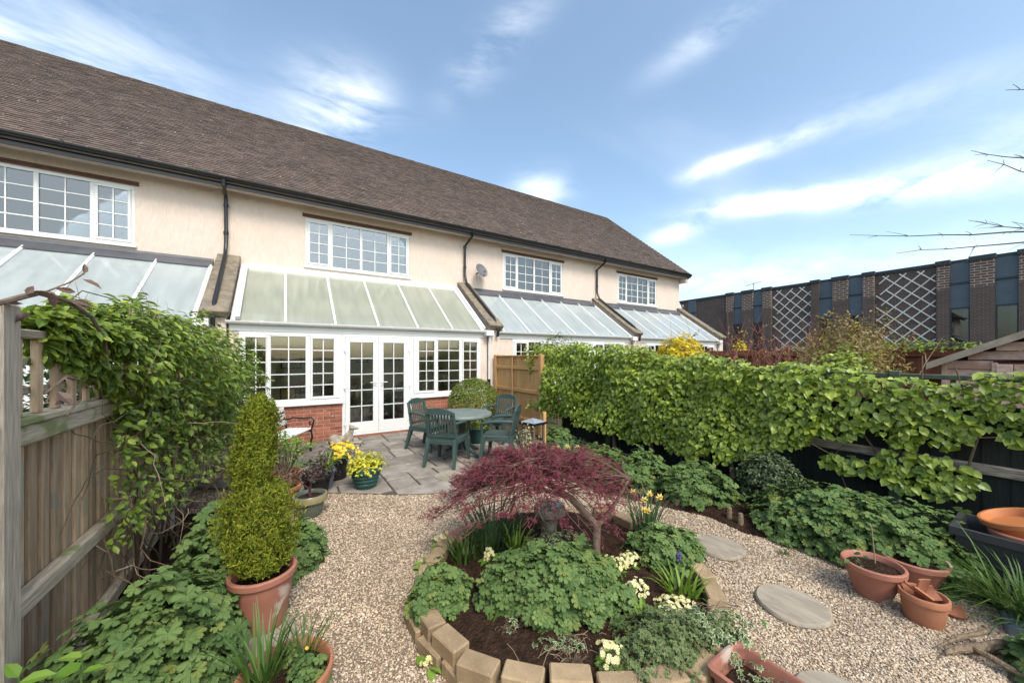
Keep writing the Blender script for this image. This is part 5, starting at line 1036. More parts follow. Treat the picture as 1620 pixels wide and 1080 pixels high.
# bird bath with a turquoise sliver on it
t = thing('stone_pedestal', 'weathered stone pedestal half hidden under the maple', 'pedestal', (1.96, 2.48, .08)); m = MB(); m.lathe([(.10, .05), (.10, .1), (.075, .13), (.068, .22), (.08, .30), (.10, .32), (.001, .32)], (1.96, 2.48, 0), 20, wob=.03); m.build('column', 'old_stone', t); m = MB(); m.lathe([(.10, .315), (.135, .34), (.14, .38), (.13, .405), (.10, .40), (.001, .395)], (1.96, 2.48, 0), 24, wob=.04); m.build('bowl', 'old_stone', t)
m = MB(); Rm = rotz(.5); m.prism([tuple((Rm @ Vector((x, y, 0))+Vector((2.01, 2.45, 0))).xy) for x, y in ((-.10, .0), (.06, -.055), (.065, .045))], .405, .417); tag(m.build('glass_shard', 'turquoise', base=True), 'turquoise triangular shard lying on the stone pedestal', 'shard')
# ------------------------------------------------------------ bulbs, primroses, ivy
def bulb(c, n, rad, L_, w, lean, label, cat='plant', mat='daffleaf', parts=0, flowers=0, group='clumps of strap leaves', hgt=.9):
    t = thing('daffodil_clump' if flowers else 'strap_leaf_clump', label, cat, c, group); blades(t, c, n, rad, L_, w, lean, mat, parts)
    for k in range(flowers):
        a = random.uniform(0, 6.28); r = rad*random.uniform(.5, 1.6); p = Vector(c)+Vector((math.cos(a)*r, math.sin(a)*r, L_*random.uniform(.65, 1.0)*hgt)); b = Vector(c)+Vector((math.cos(a)*r*.3, math.sin(a)*r*.3, 0)); m = MB(); m.tube([b, b.lerp(p, .6)+Vector((0, 0, .03)), p+Vector((0, 0, .012)), p], .0026, 5); m.build('flower_stem', 'stem_green', t)
        f = Vector((-.5+random.gauss(0, .4), -.8+random.gauss(0, .4), -.15)).normalized(); Rm = f.to_track_quat('Z', 'Y').to_matrix(); m = MB(); q = []
        for j in range(6):
            aa = j*math.pi/3; d = Vector((math.cos(aa), math.sin(aa), 0)); s = Vector((-d.y, d.x, 0)); vs = [Vector((0, 0, 0)), d*.018+s*.011+Vector((0, 0, .004)), d*.036-Vector((0, 0, .003)), d*.018-s*.011+Vector((0, 0, .004))]; m.add([p+Rm @ v for v in vs], [(0, 3, 2, 1)])
        fl = m.build('flower', 'petal_daff', t); m = MB(); m.lathe([(.007, 0), (.009, .012), (.015, .026), (.013, .026), (.007, .012), (.004, .002)], p, 10, Rm=Rm); m.build('trumpet', 'petal_trumpet', fl)
M('stem_green', (.09, .16, .04), rough=.6)
bulb((3.62, 4.12, .0), 170, .17, .44, .014, .55, 'daffodil clump with yellow flowers below the left end of the hydrangea', 'daffodils', flowers=10, group='daffodil clumps', parts=0)
bulb((2.66, 2.02, .08), 60, .08, .44, .013, .35, 'daffodil clump with drooping yellow flowers right of the maple', 'daffodils', flowers=6, group='daffodil clumps', parts=30, hgt=1.05)
bulb((1.50, 2.68, .09), 110, .18, .42, .017, .6, 'tall strap leaves under the left side of the maple', parts=40); bulb((1.22, 2.62, .09), 60, .12, .26, .014, .8, 'short grassy leaves near the left rim of the round bed', parts=20, mat='grassleaf'); bulb((1.55, 2.40, .10), 26, .05, .26, .018, .5, 'bright strap leaves beside the stone pedestal', parts=26, mat='brightleaf'); bulb((2.26, 1.43, .10), 38, .09, .22, .017, .8, 'bluebell leaves near the right rim of the round bed', parts=38, mat='brightleaf'); bulb((1.86, 1.42, .10), 9, .03, .16, .022, .5, 'few broad strap leaves beside the widest geranium', parts=9, mat='brightleaf'); bulb((1.03, 1.88, .09), 8, .03, .12, .009, .8, 'thin grassy tuft in the soil at the left of the round bed', parts=8, mat='grassleaf')
t = thing('bluebell_flower', 'dark violet bluebell head above the strap leaves', 'flower', (2.36, 1.5, .1)); m = MB(); m.tube([(2.36, 1.5, .1), (2.36, 1.51, .3)], .003, 5); m.build('flower_stem', 'stem_green', t); p, nr = dome(50, (2.36, 1.51, .27), .025, .025, .06); foliage(t, T_OVAL(.4), p, nr, jitter(50, 1), rng.uniform(.012, .02, 50), 'purple_flower', bulk='bells')
def primrose(c, r, n, label, mat='petal_cream', leaves=26, h=.07):
    t = thing('primrose', label, 'flower', c, 'pale primroses'); a = rng.random(leaves)*6.28; rr = r*rng.uniform(.4, 1.1, leaves); pos = np.stack([c[0]+rr*np.cos(a)*.5, c[1]+rr*np.sin(a)*.5, np.full(leaves, c[2]+.02)], 1); out = np.stack([np.cos(a), np.sin(a), np.full(leaves, .25)], 1); foliage(t, T_OVAL(.26), pos, np.array([0, 0, 1.])+jitter(leaves, .25)+out*.2, out, rng.uniform(.06, .10, leaves), 'brightleaf', leaves)
    p, nr = dome(n, (c[0], c[1], c[2]+h*.5), r, r*.85, h, shell=.25, lump=.2); foliage(t, T_FLOWER, p, nr+np.array([-.25, -.45, .5])+jitter(n, .25), jitter(n, 1), rng.uniform(.014, .021, n), mat, bulk='blooms')
primrose((2.08, 1.84, .10), .09, 40, 'pale yellow primrose touching the right end of the widest geranium, left of a pair'); primrose((2.23, 1.84, .10), .085, 40, 'pale yellow primrose at the foot of the maple trunk, right of a pair'); primrose((2.0, 1.58, .10), .08, 46, 'pale primrose between the widest geranium and the bluebell leaves'); primrose((2.04, 1.32, .11), .115, 100, 'largest pale yellow primrose, above the ivy'); primrose((1.44, 1.30, .11), .07, 40, 'pale primrose by the front edging blocks, left of the ivy'); primrose((1.14, 2.92, .08), .06, 26, 'white primrose on the far left edging of the bed'); primrose((1.36, 2.46, .10), .06, 22, 'small cream primrose under the strap leaves'); primrose((.96, 2.80, .0), .06, 12, 'lime green primrose rosette outside the left edging', 'brightleaf', 34); primrose((.66, 1.9, .0), .03, 10, 'tiny cream seedling flower in the gravel by the left edging', leaves=6, h=.04)
def ivy(c, rx, ry, h, n, label, mat, leaf=.022, parts=0, ang=0):
    t = thing('ivy', label, 'ivy', c, 'ivy patches'); p, nr = dome(n, c, rx, ry, h, ang, .6, .2); foliage(t, T_IVY, p, nr+np.array([0, 0, .8])+jitter(n, .45), nr*np.array([1, 1, -.5])+jitter(n, .6), rng.uniform(leaf*.6, leaf*1.25, n), mat, parts); m = MB()
    for k in range(30):
        a = random.uniform(0, 6.28); r = random.uniform(.4, 1.1); e = Vector(c)+Vector((math.cos(a)*rx*r, math.sin(a)*ry*r, h*.3)); b = Vector(c)+Vector((math.cos(a+.6)*rx*.2, math.sin(a+.6)*ry*.2, .01)); m.tube([b, b.lerp(e, .5)+Vector((random.gauss(0, .03), random.gauss(0, .03), h*.5)), e], .0022, 4)
    m.build('stems', 'twig', t)['kind'] = 'stuff'
ivy((1.80, 1.19, .10), .40, .20, .16, 2600, 'mat of small green ivy over the front edging blocks', 'ivy_green', .019, 100, R(-14)); ivy((2.0, 1.14, .16), .30, .12, .10, 220, 'cream-edged ivy trailing across the edging to the terracotta trough', 'ivy', .030, 200, R(-40)); ivy((1.88, 2.30, .10), .30, .16, .16, 420, 'cream-edged ivy round the foot of the stone pedestal', 'ivy', .026, 120, R(-30)); ivy((1.13, 1.78, .09), .09, .05, .07, 26, 'sprig of cream-edged ivy at the left tip of the widest geranium', 'ivy', .026, 26); ivy((1.26, 1.40, .10), .05, .04, .05, 9, 'tiny ivy sprig on the soil behind the front blocks', 'ivy', .022, 9)
ivy((1.30, 1.52, .10), .16, .05, .05, 60, 'thin line of ivy and seedlings along the front of the widest geranium', 'ivy', .022, 60, R(-38)); ivy((1.62, 2.30, .10), .10, .08, .10, 90, 'cream-edged ivy tuft behind the widest geranium', 'ivy', .024, 60); ivy((1.02, 2.45, .09), .12, .10, .06, 90, 'dark low creeping plant near the left rim of the round bed', 'ivy_green', .016, 30)
# dry litter in the bed
t = thing('dry_stalks', 'tangle of dry stalks in front of the widest geranium', 'stalks', (1.45, 1.5, .09)); m = MB()
for k in range(60):
    a = random.uniform(0, 6.28); c = Vector((random.gauss(1.42, .2), random.gauss(1.47, .05), .10)); d = Vector((math.cos(a), math.sin(a), random.uniform(0, .5)))*random.uniform(.05, .13); m.tube([c, c+d*.5+Vector((0, 0, .015)), c+d], .0016, 4)
m.build('stalks', 'dead_stem', t)['kind'] = 'stuff'
# round evergreen and other border shrubs
def bush(name, label, cat, c, rx, ry, h, n, T, leaf, mat, parts=0, group=None, shell=.5, lump=.10, trunk=True, rise=.0, ball=False, nj=.4):
    t = thing(name, label, cat, c, group); p, nr = dome(n, (c[0], c[1], c[2]+rise), rx, ry, h, 0, shell, lump)
    if ball:
        k = n//2; p2, n2 = dome(k, (0, 0, 0), rx, ry, rise, 0, shell, lump); p2[:, 2] *= -1; n2[:, 2] *= -1; p2 += np.array([c[0], c[1], c[2]+rise]); p = np.vstack([p, p2]); nr = np.vstack([nr, n2]); n = len(p)
    foliage(t, T, p, nr+np.array([0, 0, .45])+jitter(n, nj), nr*.5+jitter(n, .6), rng.uniform(leaf*.6, leaf*1.2, n), mat, parts)
    if trunk:
        m = MB()
        for k in range(7):
            a = k*.9; e = Vector((math.cos(a)*rx*.6, math.sin(a)*ry*.6, rise+h*.6)); m.tube([Vector(c)-Vector((0, 0, .03)), Vector(c)+Vector((e.x*.35, e.y*.35, e.z*.5)), Vector(c)+e], [.016, .012, .005], 6)
        m.build('trunk', 'bark', t)
    return t
bush('evergreen_bush', 'rounded dark evergreen bush between the geranium mounds under the hydrangea', 'bush', (4.62, 1.86, 0), .30, .30, .34, 2600, T_OVAL(.24), .045, 'rhododendron', 60, rise=.28, shell=.6, lump=.12, ball=True)
bush('box_ball', 'clipped round box bush in the corner behind the garden table', 'bush', (3.52, 7.12, 0), .58, .55, .62, 9000, T_OVAL(.34), .036, 'boxleaf', rise=.60, shell=.22, lump=.025, ball=True)
bush('laurel_shrub', 'dark green shrub showing over the golden fence panel', 'bush', (5.9, 8.0-.9, 0), .85, .5, .85, 2600, T_OVAL(.3), .06, 'boxleaf', rise=1.35, shell=.6, lump=.16)
bush('forsythia', 'bright yellow flowering bush above the hedge before the farthest conservatory', 'bush', (6.9, 4.35, 0), .50, .45, .60, 3600, T_FLOWER, .034, 'forsythia', rise=1.50, shell=.5, lump=.12)
bush('yellow_shrub', 'small yellow-green bush at the foot of the terrace end wall', 'bush', (13.6, 6.35, 0), .24, .3, .9, 700, T_OVAL(.35), .07, 'forsythia', rise=1.35, shell=.6)
bush('bronze_bush', 'bronze and green bush above the hedge, left of the shed', 'bush', (6.75, 1.72, 0), .42, .55, .78, 4200, T_OVAL(.22), .05, 'bronze_leaf', rise=1.42, shell=.65, lump=.22, nj=.7)
bush('pale_green_bush', 'pale green leafy bush just behind the top of the hydrangea', 'bush', (6.1, 1.65, 0), .30, .42, .42, 900, T_OVAL(.36), .06, 'hydrangea', rise=1.36, shell=.6, lump=.2)
bush('wall_creeper', 'fringe of green creeper on top of the red-brown fence', 'creeper', (9.85, 2.0, 1.8), .15, 1.5, .2, 700, T_OVAL(.35), .06, 'hydrangea', rise=0, shell=.6, trunk=False)
def stems_shrub(c, label, n, h, spread, mat, buds='bronze_leaf', seed=2):
    t = thing('twiggy_shrub', label, 'shrub', c, 'twiggy shrubs behind the hedge'); rs = random.Random(seed); m = MB(); LP = []
    for k in range(n):
        a = rs.uniform(0, 6.28); p = Vector(c)+Vector((rs.uniform(-.1, .1), rs.uniform(-spread, spread), 0)); pts = [p]; d = Vector((math.cos(a)*.25, math.sin(a)*.25, 1)).normalized(); L_ = h*rs.uniform(.75, 1.1)
        for s in range(6): d = (d+Vector((rs.gauss(0, .12), rs.gauss(0, .12), 0))).normalized(); pts.append(pts[-1]+d*L_/6)
        m.tube(pts, [.009-.0012*s for s in range(7)], 5)
        for s in range(5):
            i = rs.randint(3, 5); q = pts[i]; e = Vector((rs.gauss(0, 1), rs.gauss(0, 1), rs.uniform(.3, 1.4))).normalized(); r_ = q+e*rs.uniform(.12, .35); m.tube([q, q.lerp(r_, .5)+Vector((0, 0, .02)), r_], [.004, .003, .002], 4); LP += [q.lerp(r_, x) for x in (.5, .7, .9, 1)]
    m.build('stems', mat, t)['kind'] = 'stuff'; n2 = len(LP); foliage(t, T_OVAL(.35), np.array(LP), jitter(n2, 1), np.array([0, 0, 1.])+jitter(n2, .5), rng.uniform(.02, .045, n2), buds, bulk='buds')
stems_shrub((7.0, 3.05, 0), 'red-stemmed leafless shrub above the hedge before the farther trellis', 44, 2.4, .6, 'red_twig', seed=2); stems_shrub((6.6, 2.35, 0), 'red and buff twiggy shrub above the hedge between the two trellises', 34, 2.25, .4, 'red_twig', seed=4); stems_shrub((6.2, 1.75, 0), 'buff dead-stemmed shrub in front of the bronze bush', 22, 2.05, .4, 'dead_stem', seed=6)
def bare_tree():
    c = Vector((9.7, -.35, 0)); t = thing('bare_tree', 'bare tree reaching thin budding branches in from the right edge', 'tree', c); m = MB(); rs = random.Random(8); m.tube([c, c+Vector((0, .02, 1.6)), c+Vector((.05, 0, 3.2)), c+Vector((.05, 0, 5.2))], [.12, .10, .07, .03], 9); m.build('trunk', 'bark', t); m = MB()
    W = Vector((-.844, .536, 0))
    for z, L_, rise, sag in ((3.55, 2.9, .22, .10), (3.3, 2.4, .05, -.05), (3.75, 2.2, .42, .0), (4.0, 2.0, .35, .05), (4.25, 2.0, .32, 0), (5.05, 1.3, .5, -.1), (3.05, 1.4, .55, .0), (3.1, 1.55, .02, .2), (3.5, 1.5, .3, .1)):
        s = c+Vector((.03, 0, z)); d = (W+Vector((rs.gauss(0, .10), rs.gauss(0, .25), 0))).normalized(); pts = []
        for k in range(9): q = k/8; pts.append(s+d*L_*q+Vector((0, 0, rise*q-sag*math.sin(q*3.1)))+Vector((rs.gauss(0, .012), rs.gauss(0, .012), rs.gauss(0, .012))))
        m.tube(pts, [.016*(1-.1*k) for k in range(9)], 6)
        for k in range(20):
            q = rs.uniform(.15, .98); i = min(7, int(q*8)); p = pts[i]; e = (d*rs.uniform(.3, 1)+Vector((rs.gauss(0, .4), rs.gauss(0, .4), rs.gauss(0, .55)))).normalized(); r_ = p+e*rs.choice([.03, .04, .05, .07, .14, .3]); m.tube([p, p.lerp(r_, .5)+Vector((0, 0, .008)), r_], [.0045, .0035, .002], 4)
    m.build('branches', 'twig', t)['kind'] = 'stuff'
bare_tree()
bush('neighbour_shrub', 'dark shrub showing through the lattice of the left fence', 'bush', (-1.75, 4.0, 0), .55, 1.9, .8, 2600, T_OVAL(.3), .06, 'dark_leaf', rise=.95, shell=.6, lump=.15)
# leafy seedling in the near left corner
t = thing('leafy_sapling', 'sapling with broad bright leaves at the bottom left corner', 'plant', (-.78, 1.93, .02)); m = MB(); m.tube([(-.78, 1.93, 0), (-.78, 1.95, .35), (-.77, 1.94, .62)], [.006, .005, .003], 6); m.tube([(-.80, 1.85, 0), (-.83, 1.82, .62)], [.005, .003], 6); m.tube([(-.66, 2.02, 0), (-.66, 2.05, .55)], [.005, .003], 6); m.build('stems', 'stem_green', t)
pos = [(-.77, 1.94, .60), (-.77, 1.94, .62), (-.77, 1.94, .57), (-.83, 1.82, .62), (-.83, 1.82, .60), (-.83, 1.83, .56), (-.66, 2.05, .55), (-.66, 2.05, .54), (-.66, 2.05, .50), (-.66, 2.05, .56), (-.78, 1.95, .5), (-.83, 1.84, .64)]; n = len(pos); a = np.arange(n)*2.4; foliage(t, T_OVAL(.3), pos, np.array([.1, -.2, 1.])+jitter(n, .3), np.stack([np.cos(a), np.sin(a), np.full(n, .35)], 1), rng.uniform(.06, .085, n), 'brightleaf', n)
# ------------------------------------------------------------ table and chairs
def chair_proto():
    t = thing('garden_chair', '', 'chair', (0, 0, 0), 'green plastic garden chairs'); G_ = 'green_plastic'
    m = MB(); m.prism([(-.23, -.20), (.23, -.20), (.26, .25), (.20, .28), (-.20, .28), (-.26, .25)], .395, .425, inset=.012, dz=.008); m.build('seat', G_, t)
    m = MB(); m.bx(-.225, .225, -.215, -.19, .33, .394, .006); m.bx(-.22, .22, .24, .262, .34, .394, .006); m.bx(-.245, -.225, -.2, .24, .34, .394, .005); m.bx(.225, .245, -.2, .24, .34, .394, .005); m.build('apron', G_, t)
    lean = lambda z: -.20-.20*(z-.42)           # back leans away
    m = MB()
    for s in (-1, 1): m.bar((s*.225, lean(.40), .40), (s*.215, lean(.84), .84), .05, .03, .008, up=Vector((0, 1, 0)))
    n = 9; z0 = .80
    for k in range(n-1):
        xa, xb = -.235+.47*k/(n-1), -.235+.47*(k+1)/(n-1); h = lambda x: z0+.07*(1-(x/.235)**2)+.03
        za, zb = h(xa), h(xb); m.convex([(xa, lean(za)-.014, z0), (xb, lean(zb)-.014, z0), (xb, lean(zb)+.014, z0), (xa, lean(za)+.014, z0), (xa, lean(za)-.014, za), (xb, lean(zb)-.014, zb), (xb, lean(zb)+.014, zb), (xa, lean(za)+.014, za)], [(0, 1, 2, 3), (4, 5, 6, 7), (0, 1, 5, 4), (2, 3, 7, 6), (0, 3, 7, 4), (1, 2, 6, 5)])
    m.bar((-.215, lean(.47), .47), (.215, lean(.47), .47), .022, .05, .005); bk = m.build('backrest', G_, t)
    for k in range(8): x = -.168+.048*k; m = MB(); m.bar((x, lean(.49)-.006, .49), (x*1.05, lean(.81)-.006, .81), .027, .012, .003, up=Vector((0, 1, 0))); m.build('slat', G_, bk)
    for s in (-1, 1):
        m = MB(); m.tube([(s*.235, lean(.66), .66), (s*.27, -.08, .665), (s*.285, .10, .655), (s*.28, .22, .62), (s*.265, .25, .56), (s*.25, .25, .42)], [.020, .024, .026, .026, .022, .02], 8); m.build('armrest', G_, t)
        m = MB(); m.convex([(s*.20, .19, .40), (s*.26, .19, .40), (s*.26, .262, .40), (s*.20, .262, .40), (s*.245, .255, 0), (s*.28, .255, 0), (s*.28, .295, 0), (s*.245, .295, 0)], [(0, 1, 2, 3), (4, 5, 6, 7), (0, 1, 5, 4), (1, 2, 6, 5), (2, 3, 7, 6), (3, 0, 4, 7)]); m.build('leg', G_, t)
        m = MB(); m.convex([(s*.185, -.225, .42), (s*.245, -.225, .42), (s*.245, -.15, .42), (s*.185, -.15, .42), (s*.225, -.335, 0), (s*.262, -.335, 0), (s*.262, -.295, 0), (s*.225, -.295, 0)], [(0, 1, 2, 3), (4, 5, 6, 7), (0, 1, 5, 4), (1, 2, 6, 5), (2, 3, 7, 6), (3, 0, 4, 7)]); m.build('leg', G_, t)
    return t
TC = Vector((2.56, 5.64, .028)); proto = chair_proto()
for i, (x, y, dx, dy, lab) in enumerate([(2.17, 5.33, .62, .60, 'dark green slatted chair nearest the camera, its back towards us'), (2.98, 5.03, -.62, .62, 'dark green slatted chair right of the table, beside the lantern'), (3.62, 6.17, -.85, -.42, 'dark green slatted chair behind the table, by the golden fence'), (2.22, 6.37, .45, -.75, 'dark green slatted chair left of the table, beside the french doors')]):
    o = proto if i == 0 else copy_tree(proto); o.location = (x, y, .028); o.rotation_euler = (0, 0, math.atan2(-dx, dy)); o['label'] = lab
def table():
    t = thing('garden_table', 'round green plastic garden table on a central pedestal', 'table', TC); c = TC
    m = MB(); m.lathe([(.001, .675), (.46, .675), (.50, .66), (.515, .675), (.515, .70), (.505, .715), (.45, .718), (.04, .716), (.035, .70), (.001, .70)], (c.x, c.y, c.z), 56); m.build('table_top', 'table_plastic', t)
    m = MB(); m.lathe([(.09, .10), (.075, .16), (.055, .3), (.06, .5), (.10, .62), (.14, .674), (.001, .674)], c, 20); m.build('pedestal', 'green_plastic', t)
    for k in range(4):
        a = R(20+90*k); d = Vector((math.cos(a), math.sin(a), 0)); m = MB(); m.tube([c+d*.05+Vector((0, 0, .22)), c+d*.16+Vector((0, 0, .13)), c+d*.30+Vector((0, 0, .06)), c+d*.40+Vector((0, 0, .02))], [.045, .036, .03, .022], 8); m.build('foot', 'green_plastic', t)
table()
# ------------------------------------------------------------ lantern
def lantern():
    c = Vector((3.46, 4.80, .0)); t = thing('garden_lantern', 'square wooden stand with glass pyramid top beside the hydrangea', 'lantern', c); w = .15
    Rm = rotz(R(12)); P = lambda x, y, z: c+Rm @ Vector((x, y, z))
    for sx in (-1, 1):
        for sy in (-1, 1): m = MB(); m.box(P(sx*w*.8, sy*w*.8, .29), (.035, .035, .60), .005, Rm); m.build('leg', 'bark', t)
    m = MB(); m.box(P(0, 0, .30), (.24, .24, .02), .004, Rm); m.build('shelf', 'bark', t)
    m = MB()
    for s in (-1, 1): m.box(P(0, s*w, .61), (2*w+.04, .03, .035), .004, Rm); m.box(P(s*w, 0, .61), (.03, 2*w-.032, .034), .004, Rm)
    m.build('top_frame', 'iron', t)
    m = MB(); q = [P(-w, -w, .63), P(w, -w, .63), P(w, w, .63), P(-w, w, .63)]; ap = P(0, 0, .69); m.convex([*q, ap], [(0, 1, 4), (1, 2, 4), (2, 3, 4), (3, 0, 4), (0, 1, 2, 3)]); m.build('glass_top', 'lantern_glass', t)
M('lantern_glass', (.30, .34, .42), rough=.06, spec=.9); lantern()
bush('variegated_shrub', 'pale variegated twiggy plant in front of the lantern', 'shrub', (3.24, 4.66, 0), .22, .2, .52, 420, T_OVAL(.36), .034, 'silver_leaf', 0, rise=.1, shell=.8, lump=.25)
m = MB(); m.bx(3.77, 3.83, 4.92, 4.96, -.02, .74, .006); tag(m.build('wooden_stake', 'gold_wood', base=True), 'pale wooden stake leaning behind the lantern', 'stake')
# ------------------------------------------------------------ bench
def bench():
    t = thing('garden_bench', 'white slatted bench with black scrolled iron ends by the brick wall', 'bench', (.15, 6.8, 0)); u = Vector((.46, .886, 0)).normalized(); b = Vector((-u.y, u.x, 0)); o = Vector((.39, 7.24, .026)); L_ = 1.15      # b points to the back
    at = lambda k, d, z: o-u*k+b*d+Vector((0, 0, z))
    for k in (0, L_):
        m = MB(); m.tube([at(k, 0, 0), at(k, .02, .12), at(k, -.02, .25), at(k, .0, .36), at(k, .10, .385), at(k, .40, .37), at(k, .42, .2), at(k, .46, .08), at(k, .50, 0)], .017, 8)
        m.tube([at(k, .40, .36), at(k, .43, .5), at(k, .50, .78)], .016, 8); m.tube([at(k, .44, .56), at(k, .30, .60), at(k, .12, .585), at(k, .0, .60), at(k, -.05, .55), at(k, -.03, .48), at(k, .02, .47), at(k, .03, .52), at(k, -.0, .53)], .014, 8); m.tube([at(k, -.04, .5), at(k, -.02, .43), at(k, .0, .37)], .014, 8); m.build('iron_end', 'iron', t)
    for j in range(5): d = .03+j*.085; m = MB(); m.bar(at(-.04, d, .405), at(L_+.04, d, .405), .07, .022, .005); m.build('slat', 'white_slat', t)
    for j in range(3): z = .52+j*.11; d = .43+.10*(z-.5)*2.2; m = MB(); m.bar(at(-.04, d, z), at(L_+.04, d, z), .022, .08, .005); m.build('slat', 'white_slat', t)
bench()
# ------------------------------------------------------------ stone dog
def stone_dog():
    c = Vector((.93, 7.28, .026)); t = thing('stone_dog', 'reclining stone dog statue on a low plinth by the french doors', 'statue', c); ang = R(-18); Rm = rotz(ang)
    m = MB(); m.box(c+Vector((0, 0, .025)), (.56, .24, .05), .01, Rm); m.build('plinth', 'old_stone', t)
    bm = bmesh.new()
    def ell(p, r, rx=0):
        mtx = Matrix.Translation(Vector(p)) @ Matrix.Rotation(rx, 4, 'Y') @ Matrix.Diagonal((*r, 1)); bmesh.ops.create_icosphere(bm, subdivisions=3, radius=1, matrix=mtx)
    ell((-.16, 0, .14), (.115, .085, .095)); ell((-.03, 0, .14), (.15, .07, .075)); ell((.08, 0, .17), (.085, .07, .105), -.3); ell((.11, 0, .26), (.05, .042, .10), .25); ell((.135, 0, .345), (.052, .044, .046)); ell((.195, 0, .33), (.052, .026, .024)); ell((.235, 0, .328), (.018, .02, .018))
    for s in (-1, 1):
        ell((.19, s*.055, .075), (.11, .024, .026)); ell((.285, s*.055, .068), (.03, .026, .02)); ell((-.12, s*.085, .10), (.09, .035, .06)); ell((-.06, s*.10, .07), (.09, .026, .024)); ell((.115, s*.045, .365), (.022, .014, .05), -.7); ell((.09, s*.06, .12), (.035, .028, .06))
    ell((-.27, .05, .075), (.07, .02, .02))
    me = bpy.data.meshes.new('body'); bm.to_mesh(me); bm.free(); me.materials.append(mt('statue')); o = put('body', me, c, t); o.rotation_euler = (0, 0, ang); md = o.modifiers.new('remesh', 'REMESH'); md.mode = 'VOXEL'; md.voxel_size = .009; md.use_smooth_shade = True; sm = o.modifiers.new('smooth', 'SMOOTH'); sm.iterations = 6
stone_dog()
# ------------------------------------------------------------ pots
def potted(name, label, c, r, h, potmat, **k):
    t = thing(name, label, 'potted plant', c, 'potted plants'); p = pot_shape(Vector(c), r, h, k.get('rim', .03), k.get('taper', .7), ribs=k.get('ribs', 0), bulge=k.get('bulge', 0), sx=k.get('sx', 1), sy=k.get('sy', 1)).build('pot', potmat, t); soil_disc(c, r*.93, c[2]+h*.84, t, k.get('sx', 1), k.get('sy', 1)); return t
# ribbed green tub with golden foliage
c = (.88, 4.90, .026); t = potted('potted_golden_plant', 'ribbed green tub of yellow-green golden foliage at the patio edge', c, .185, .27, 'pot_green', taper=.62)
pt = [o for o in t.children if o.name.startswith('pot')][0]
for k in range(4): z = c[2]+.06+.05*k; r = .185*.62+(.185*(1-.62))*(z-c[2])/.23+.002; m = MB(); m.lathe([(r, z-.016), (r+.006, z-.01), (r+.007, z+.01), (r+.002, z+.016)], (c[0], c[1], 0), 40); m.v = m.v; m.f = [f for f in m.f if len(f) == 4]; m.sm = m.sm[:len(m.f)]; m.build('rib', 'pot_green', pt)
p, nr = dome(900, (c[0], c[1], c[2]+.22), .225, .21, .22, shell=.5, lump=.14); foliage(t, T_OVAL(.36), p, nr+np.array([0, 0, .5])+jitter(900, .35), nr+jitter(900, .5), rng.uniform(.025, .05, 900), 'golden_leaf', 80)
# black pot of pansies
c = (.60, 5.48, .026); t = potted('potted_pansies', 'black pot of yellow pansies with faded seed heads', c, .15, .30, 'pot_black', rim=.01, taper=.85)
p, nr = dome(200, (c[0], c[1], c[2]+.27), .24, .2, .17, shell=.5, lump=.2); foliage(t, T_OVAL(.34), p, nr+np.array([0, 0, .5])+jitter(200, .4), nr+jitter(200, .5), rng.uniform(.03, .05, 200), 'grassleaf'); p, nr = dome(170, (c[0]+.05, c[1], c[2]+.29), .24, .2, .19, shell=.2, lump=.15); k = p[:, 0] > c[0]-.06; p, nr = p[k], nr[k]; n = len(p); foliage(t, T_FLOWER, p, nr+np.array([-.2, -.5, .3])+jitter(n, .2), jitter(n, 1), rng.uniform(.022, .034, n), 'petal_yellow', 60, piece='bloom', bulk='blooms')
p, nr = dome(160, (c[0]-.14, c[1]-.03, c[2]+.30), .12, .10, .15, shell=.5); foliage(t, T_OVAL(.4), p, nr+jitter(160, .5), jitter(160, 1), rng.uniform(.015, .03, 160), 'faded', bulk='seed_heads') if leafmat('faded', [(.30, .24, .22), (.38, .31, .28), (.22, .17, .16)]) else None
# glazed bowl pot
c = (.23, 4.42, .0); t = potted('potted_stump', 'glazed olive pot with a small twisted stem at the gravel edge', c, .145, .235, 'glazed', rim=.022, taper=.72, bulge=.05); m = MB(); m.lathe([(.156, .155), (.168, .168), (.17, .205), (.165, .228), (.15, .232), (.14, .22), (.14, .16)], (c[0], c[1], 0), 40); m.build('glazed_band', 'glazed_rim', t)
m = MB(); m.tube([(.23, 4.42, .18), (.225, 4.43, .26), (.235, 4.42, .33), (.22, 4.43, .42)], [.02, .014, .012, .006], 8); m.tube([(.235, 4.42, .33), (.29, 4.40, .40), (.33, 4.4, .43)], [.009, .007, .004], 6); m.tube([(.228, 4.42, .28), (.15, 4.42, .36), (.12, 4.43, .42)], [.009, .006, .003], 6); m.build('stem', 'purple_stem', t) if M('purple_stem', (.07, .035, .035), rough=.8) else None
p, nr = dome(60, (.23, 4.42, .38), .13, .1, .1); foliage(t, T_OVAL(.4), p, nr+jitter(60, .5), nr+jitter(60, .5), rng.uniform(.02, .035, 60), 'purple_leaf')
# two dark pots with purple sedum
c = (.33, 4.98, .02); t = potted('potted_sedum', 'dark pot of purple succulent between the glazed pot and the pansies', c, .15, .24, 'pot_black', taper=.8); p, nr = dome(520, (c[0], c[1], c[2]+.2), .22, .19, .24, shell=.7, lump=.2); foliage(t, T_OVAL(.45), p, nr+jitter(520, .5), nr+jitter(520, .5), rng.uniform(.018, .036, 520), 'purple_leaf')
c = (.43, 5.18, .024); t = potted('potted_bulbs', 'dark blue pot of green strap leaves left of the pansies', c, .12, .24, 'blue_grey', taper=.75); blades(t, (c[0], c[1], c[2]+.2), 26, .07, .24, .022, .8, 'brightleaf', 10)
